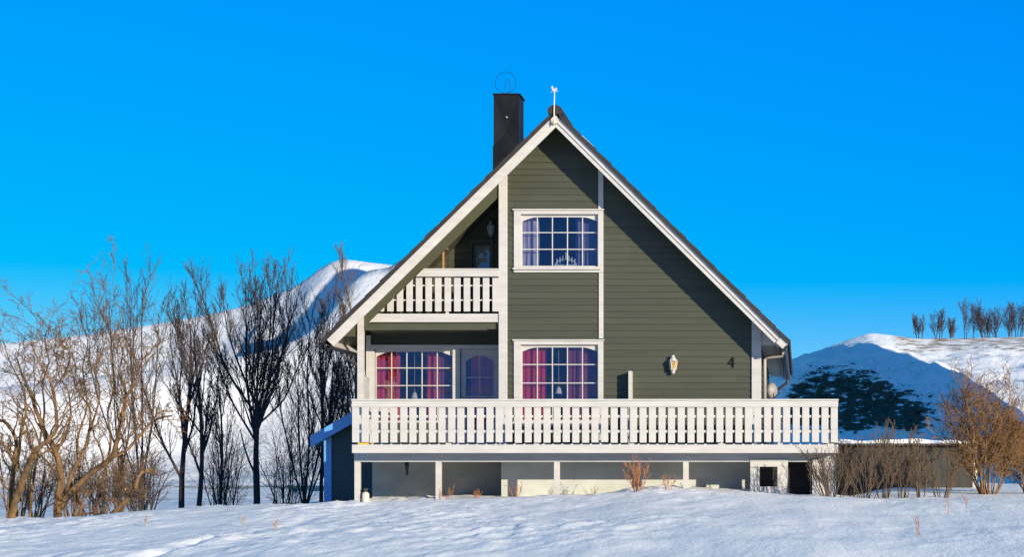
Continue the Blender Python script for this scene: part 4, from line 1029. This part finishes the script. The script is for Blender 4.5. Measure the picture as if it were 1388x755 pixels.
# trees on the hilltop ---------------------------------------------------
FAR = [dict(seg=6, up=.05, wob=.06, kids=12, ang=28, ratio=.6, fall=.4, rr=.7, tip=.3, min=.05, **{'from': .12}),
       dict(seg=5, up=.10, wob=.12, kids=10, ang=34, ratio=.42, rr=.6, min=.035, **{'from': .2}), dict(seg=4, up=.1, wob=.15, kids=4, ang=35, ratio=.5, min=.018, **{'from': .2}), dict(seg=3, up=.1, wob=.15, min=.014)]
hill_t = [(1246,432,'leftmost small bare tree on the snowy hilltop at the right'),(1272,426,'second bare tree from the left on the hilltop, a dense narrow crown'),(1308,412,'tall thin bare tree in the middle of the hilltop row'),(1316,414,'bare tree close beside the tall thin hilltop tree'),
          (1332,418,'broad reddish bare tree right of the middle of the hilltop row'),(1349,424,'short bare tree between the broad ones on the hilltop'),(1368,418,'second bare tree from the right edge on the hilltop'),(1381,414,'rightmost bare tree on the hilltop by the picture edge'),(1290,436,'smallest bare tree on the hilltop, in the gap left of the tall thin tree'),(1341,430,'low bare tree crowded between the broad hilltop trees')]
for i, (px, top, lab) in enumerate(hill_t):
    Y = HR+2; x = X(px, Y); b = Vector((x, Y, float(right_hill(np.array([x]), np.array([Y]))[0])-.3)); P = Plant(90+i, FAR)
    H = Z(top, Y)-b.z
    for k in range(4 if i not in (2, 3) else 2): P.grow(b+Vector((P.r.uniform(-1,1), 0, 0)), Vector((P.r.uniform(-.28,.28), 0, 1)), H*P.r.uniform(.8,.98), .13, 0)
    P.build('hilltop_tree', b, M['bark_purple'], M['bark_purple'], lab, 'tree', 'bare trees on the hilltop')

# dry plants ---------------------------------------------------------------
WEED = [dict(), dict(seg=5, up=.04, wob=.10, kids=5, ang=24, ratio=.5, rr=.7, tip=.4, **{'from': .3}), dict(seg=4, up=.06, wob=.12, kids=3, ang=28, ratio=.5, min=.003, **{'from': .2}), dict(seg=3, up=.05, wob=.12, min=.0025)]
WG = 'dry plants standing in the snow'
def on_ground(px, py):
    for yy in np.arange(-24, 0, .1):
        if gz(X(px, yy), yy) >= Z(py, yy): return float(yy)
    return -2.6
def weed(px, py, Y, top, n, w, seed, label, m, r=.007):
    if Y < -4: Y = on_ground(px, py)
    b = base(px, Y); P = Plant(seed, WEED); H = Z(top, Y)-b.z
    for i in range(n):
        a = P.r.uniform(-1, 1); P.grow(b+Vector((a*.03, P.r.uniform(-.04,.04), 0)), Vector((a*w/F*(Y+CY)/H, P.r.uniform(-.1,.1), 1)), H*P.r.uniform(.75, 1), r, 1)
    P.build('dry_weed', b, M[m], M[m], label, 'plant', WG, ('stems', 'twigs'))
weed(864, 675, -1.9, 625, 10, 20, 101, 'orange dry bush fanning out under the middle of the deck', 'orange_twig', .010)
weed(906, 673, -2.0, 645, 4, 6, 102, 'small orange tuft right of the orange bush under the deck', 'orange_twig')
weed(601, 678, -1.4, 655, 3, 16, 103, 'thin leaning orange stem right of the second deck post', 'orange_twig')
weed(645, 676, -1.4, 664, 4, 9, 104, 'short orange stalks midway between the second and third deck posts', 'orange_twig')
weed(700, 675, -1.3, 656, 4, 10, 105, 'orange stalks left of the third deck post', 'orange_twig')
weed(803, 675, -1.4, 660, 4, 14, 106, 'pale dry stalks right of the third deck post', 'straw')
weed(1248, 730, -9.5, 705, 2, 5, 107, 'lone thin twig standing in the open snow at the lower right', 'orange_twig', .004)
weed(1288, 700, -5.5, 670, 1, 4, 108, 'leaning reddish twig in the snow right of the hedge', 'orange_twig', .006)
weed(1313, 690, -4.5, 668, 1, 3, 109, 'short reddish twig in the snow below the big round bush', 'orange_twig', .006)
weed(329, 715, -6.5, 698, 2, 3, 110, 'pale grass stalk at the end of the old track in the snow', 'straw', .0035)
weed(373, 722, -6.8, 704, 2, 3, 111, 'pale grass stalk just right of the old track in the snow', 'straw', .0035)
weed(195, 715, -6, 700, 2, 4, 112, 'pale grass stalk in the snow left of the old track', 'straw', .0035)
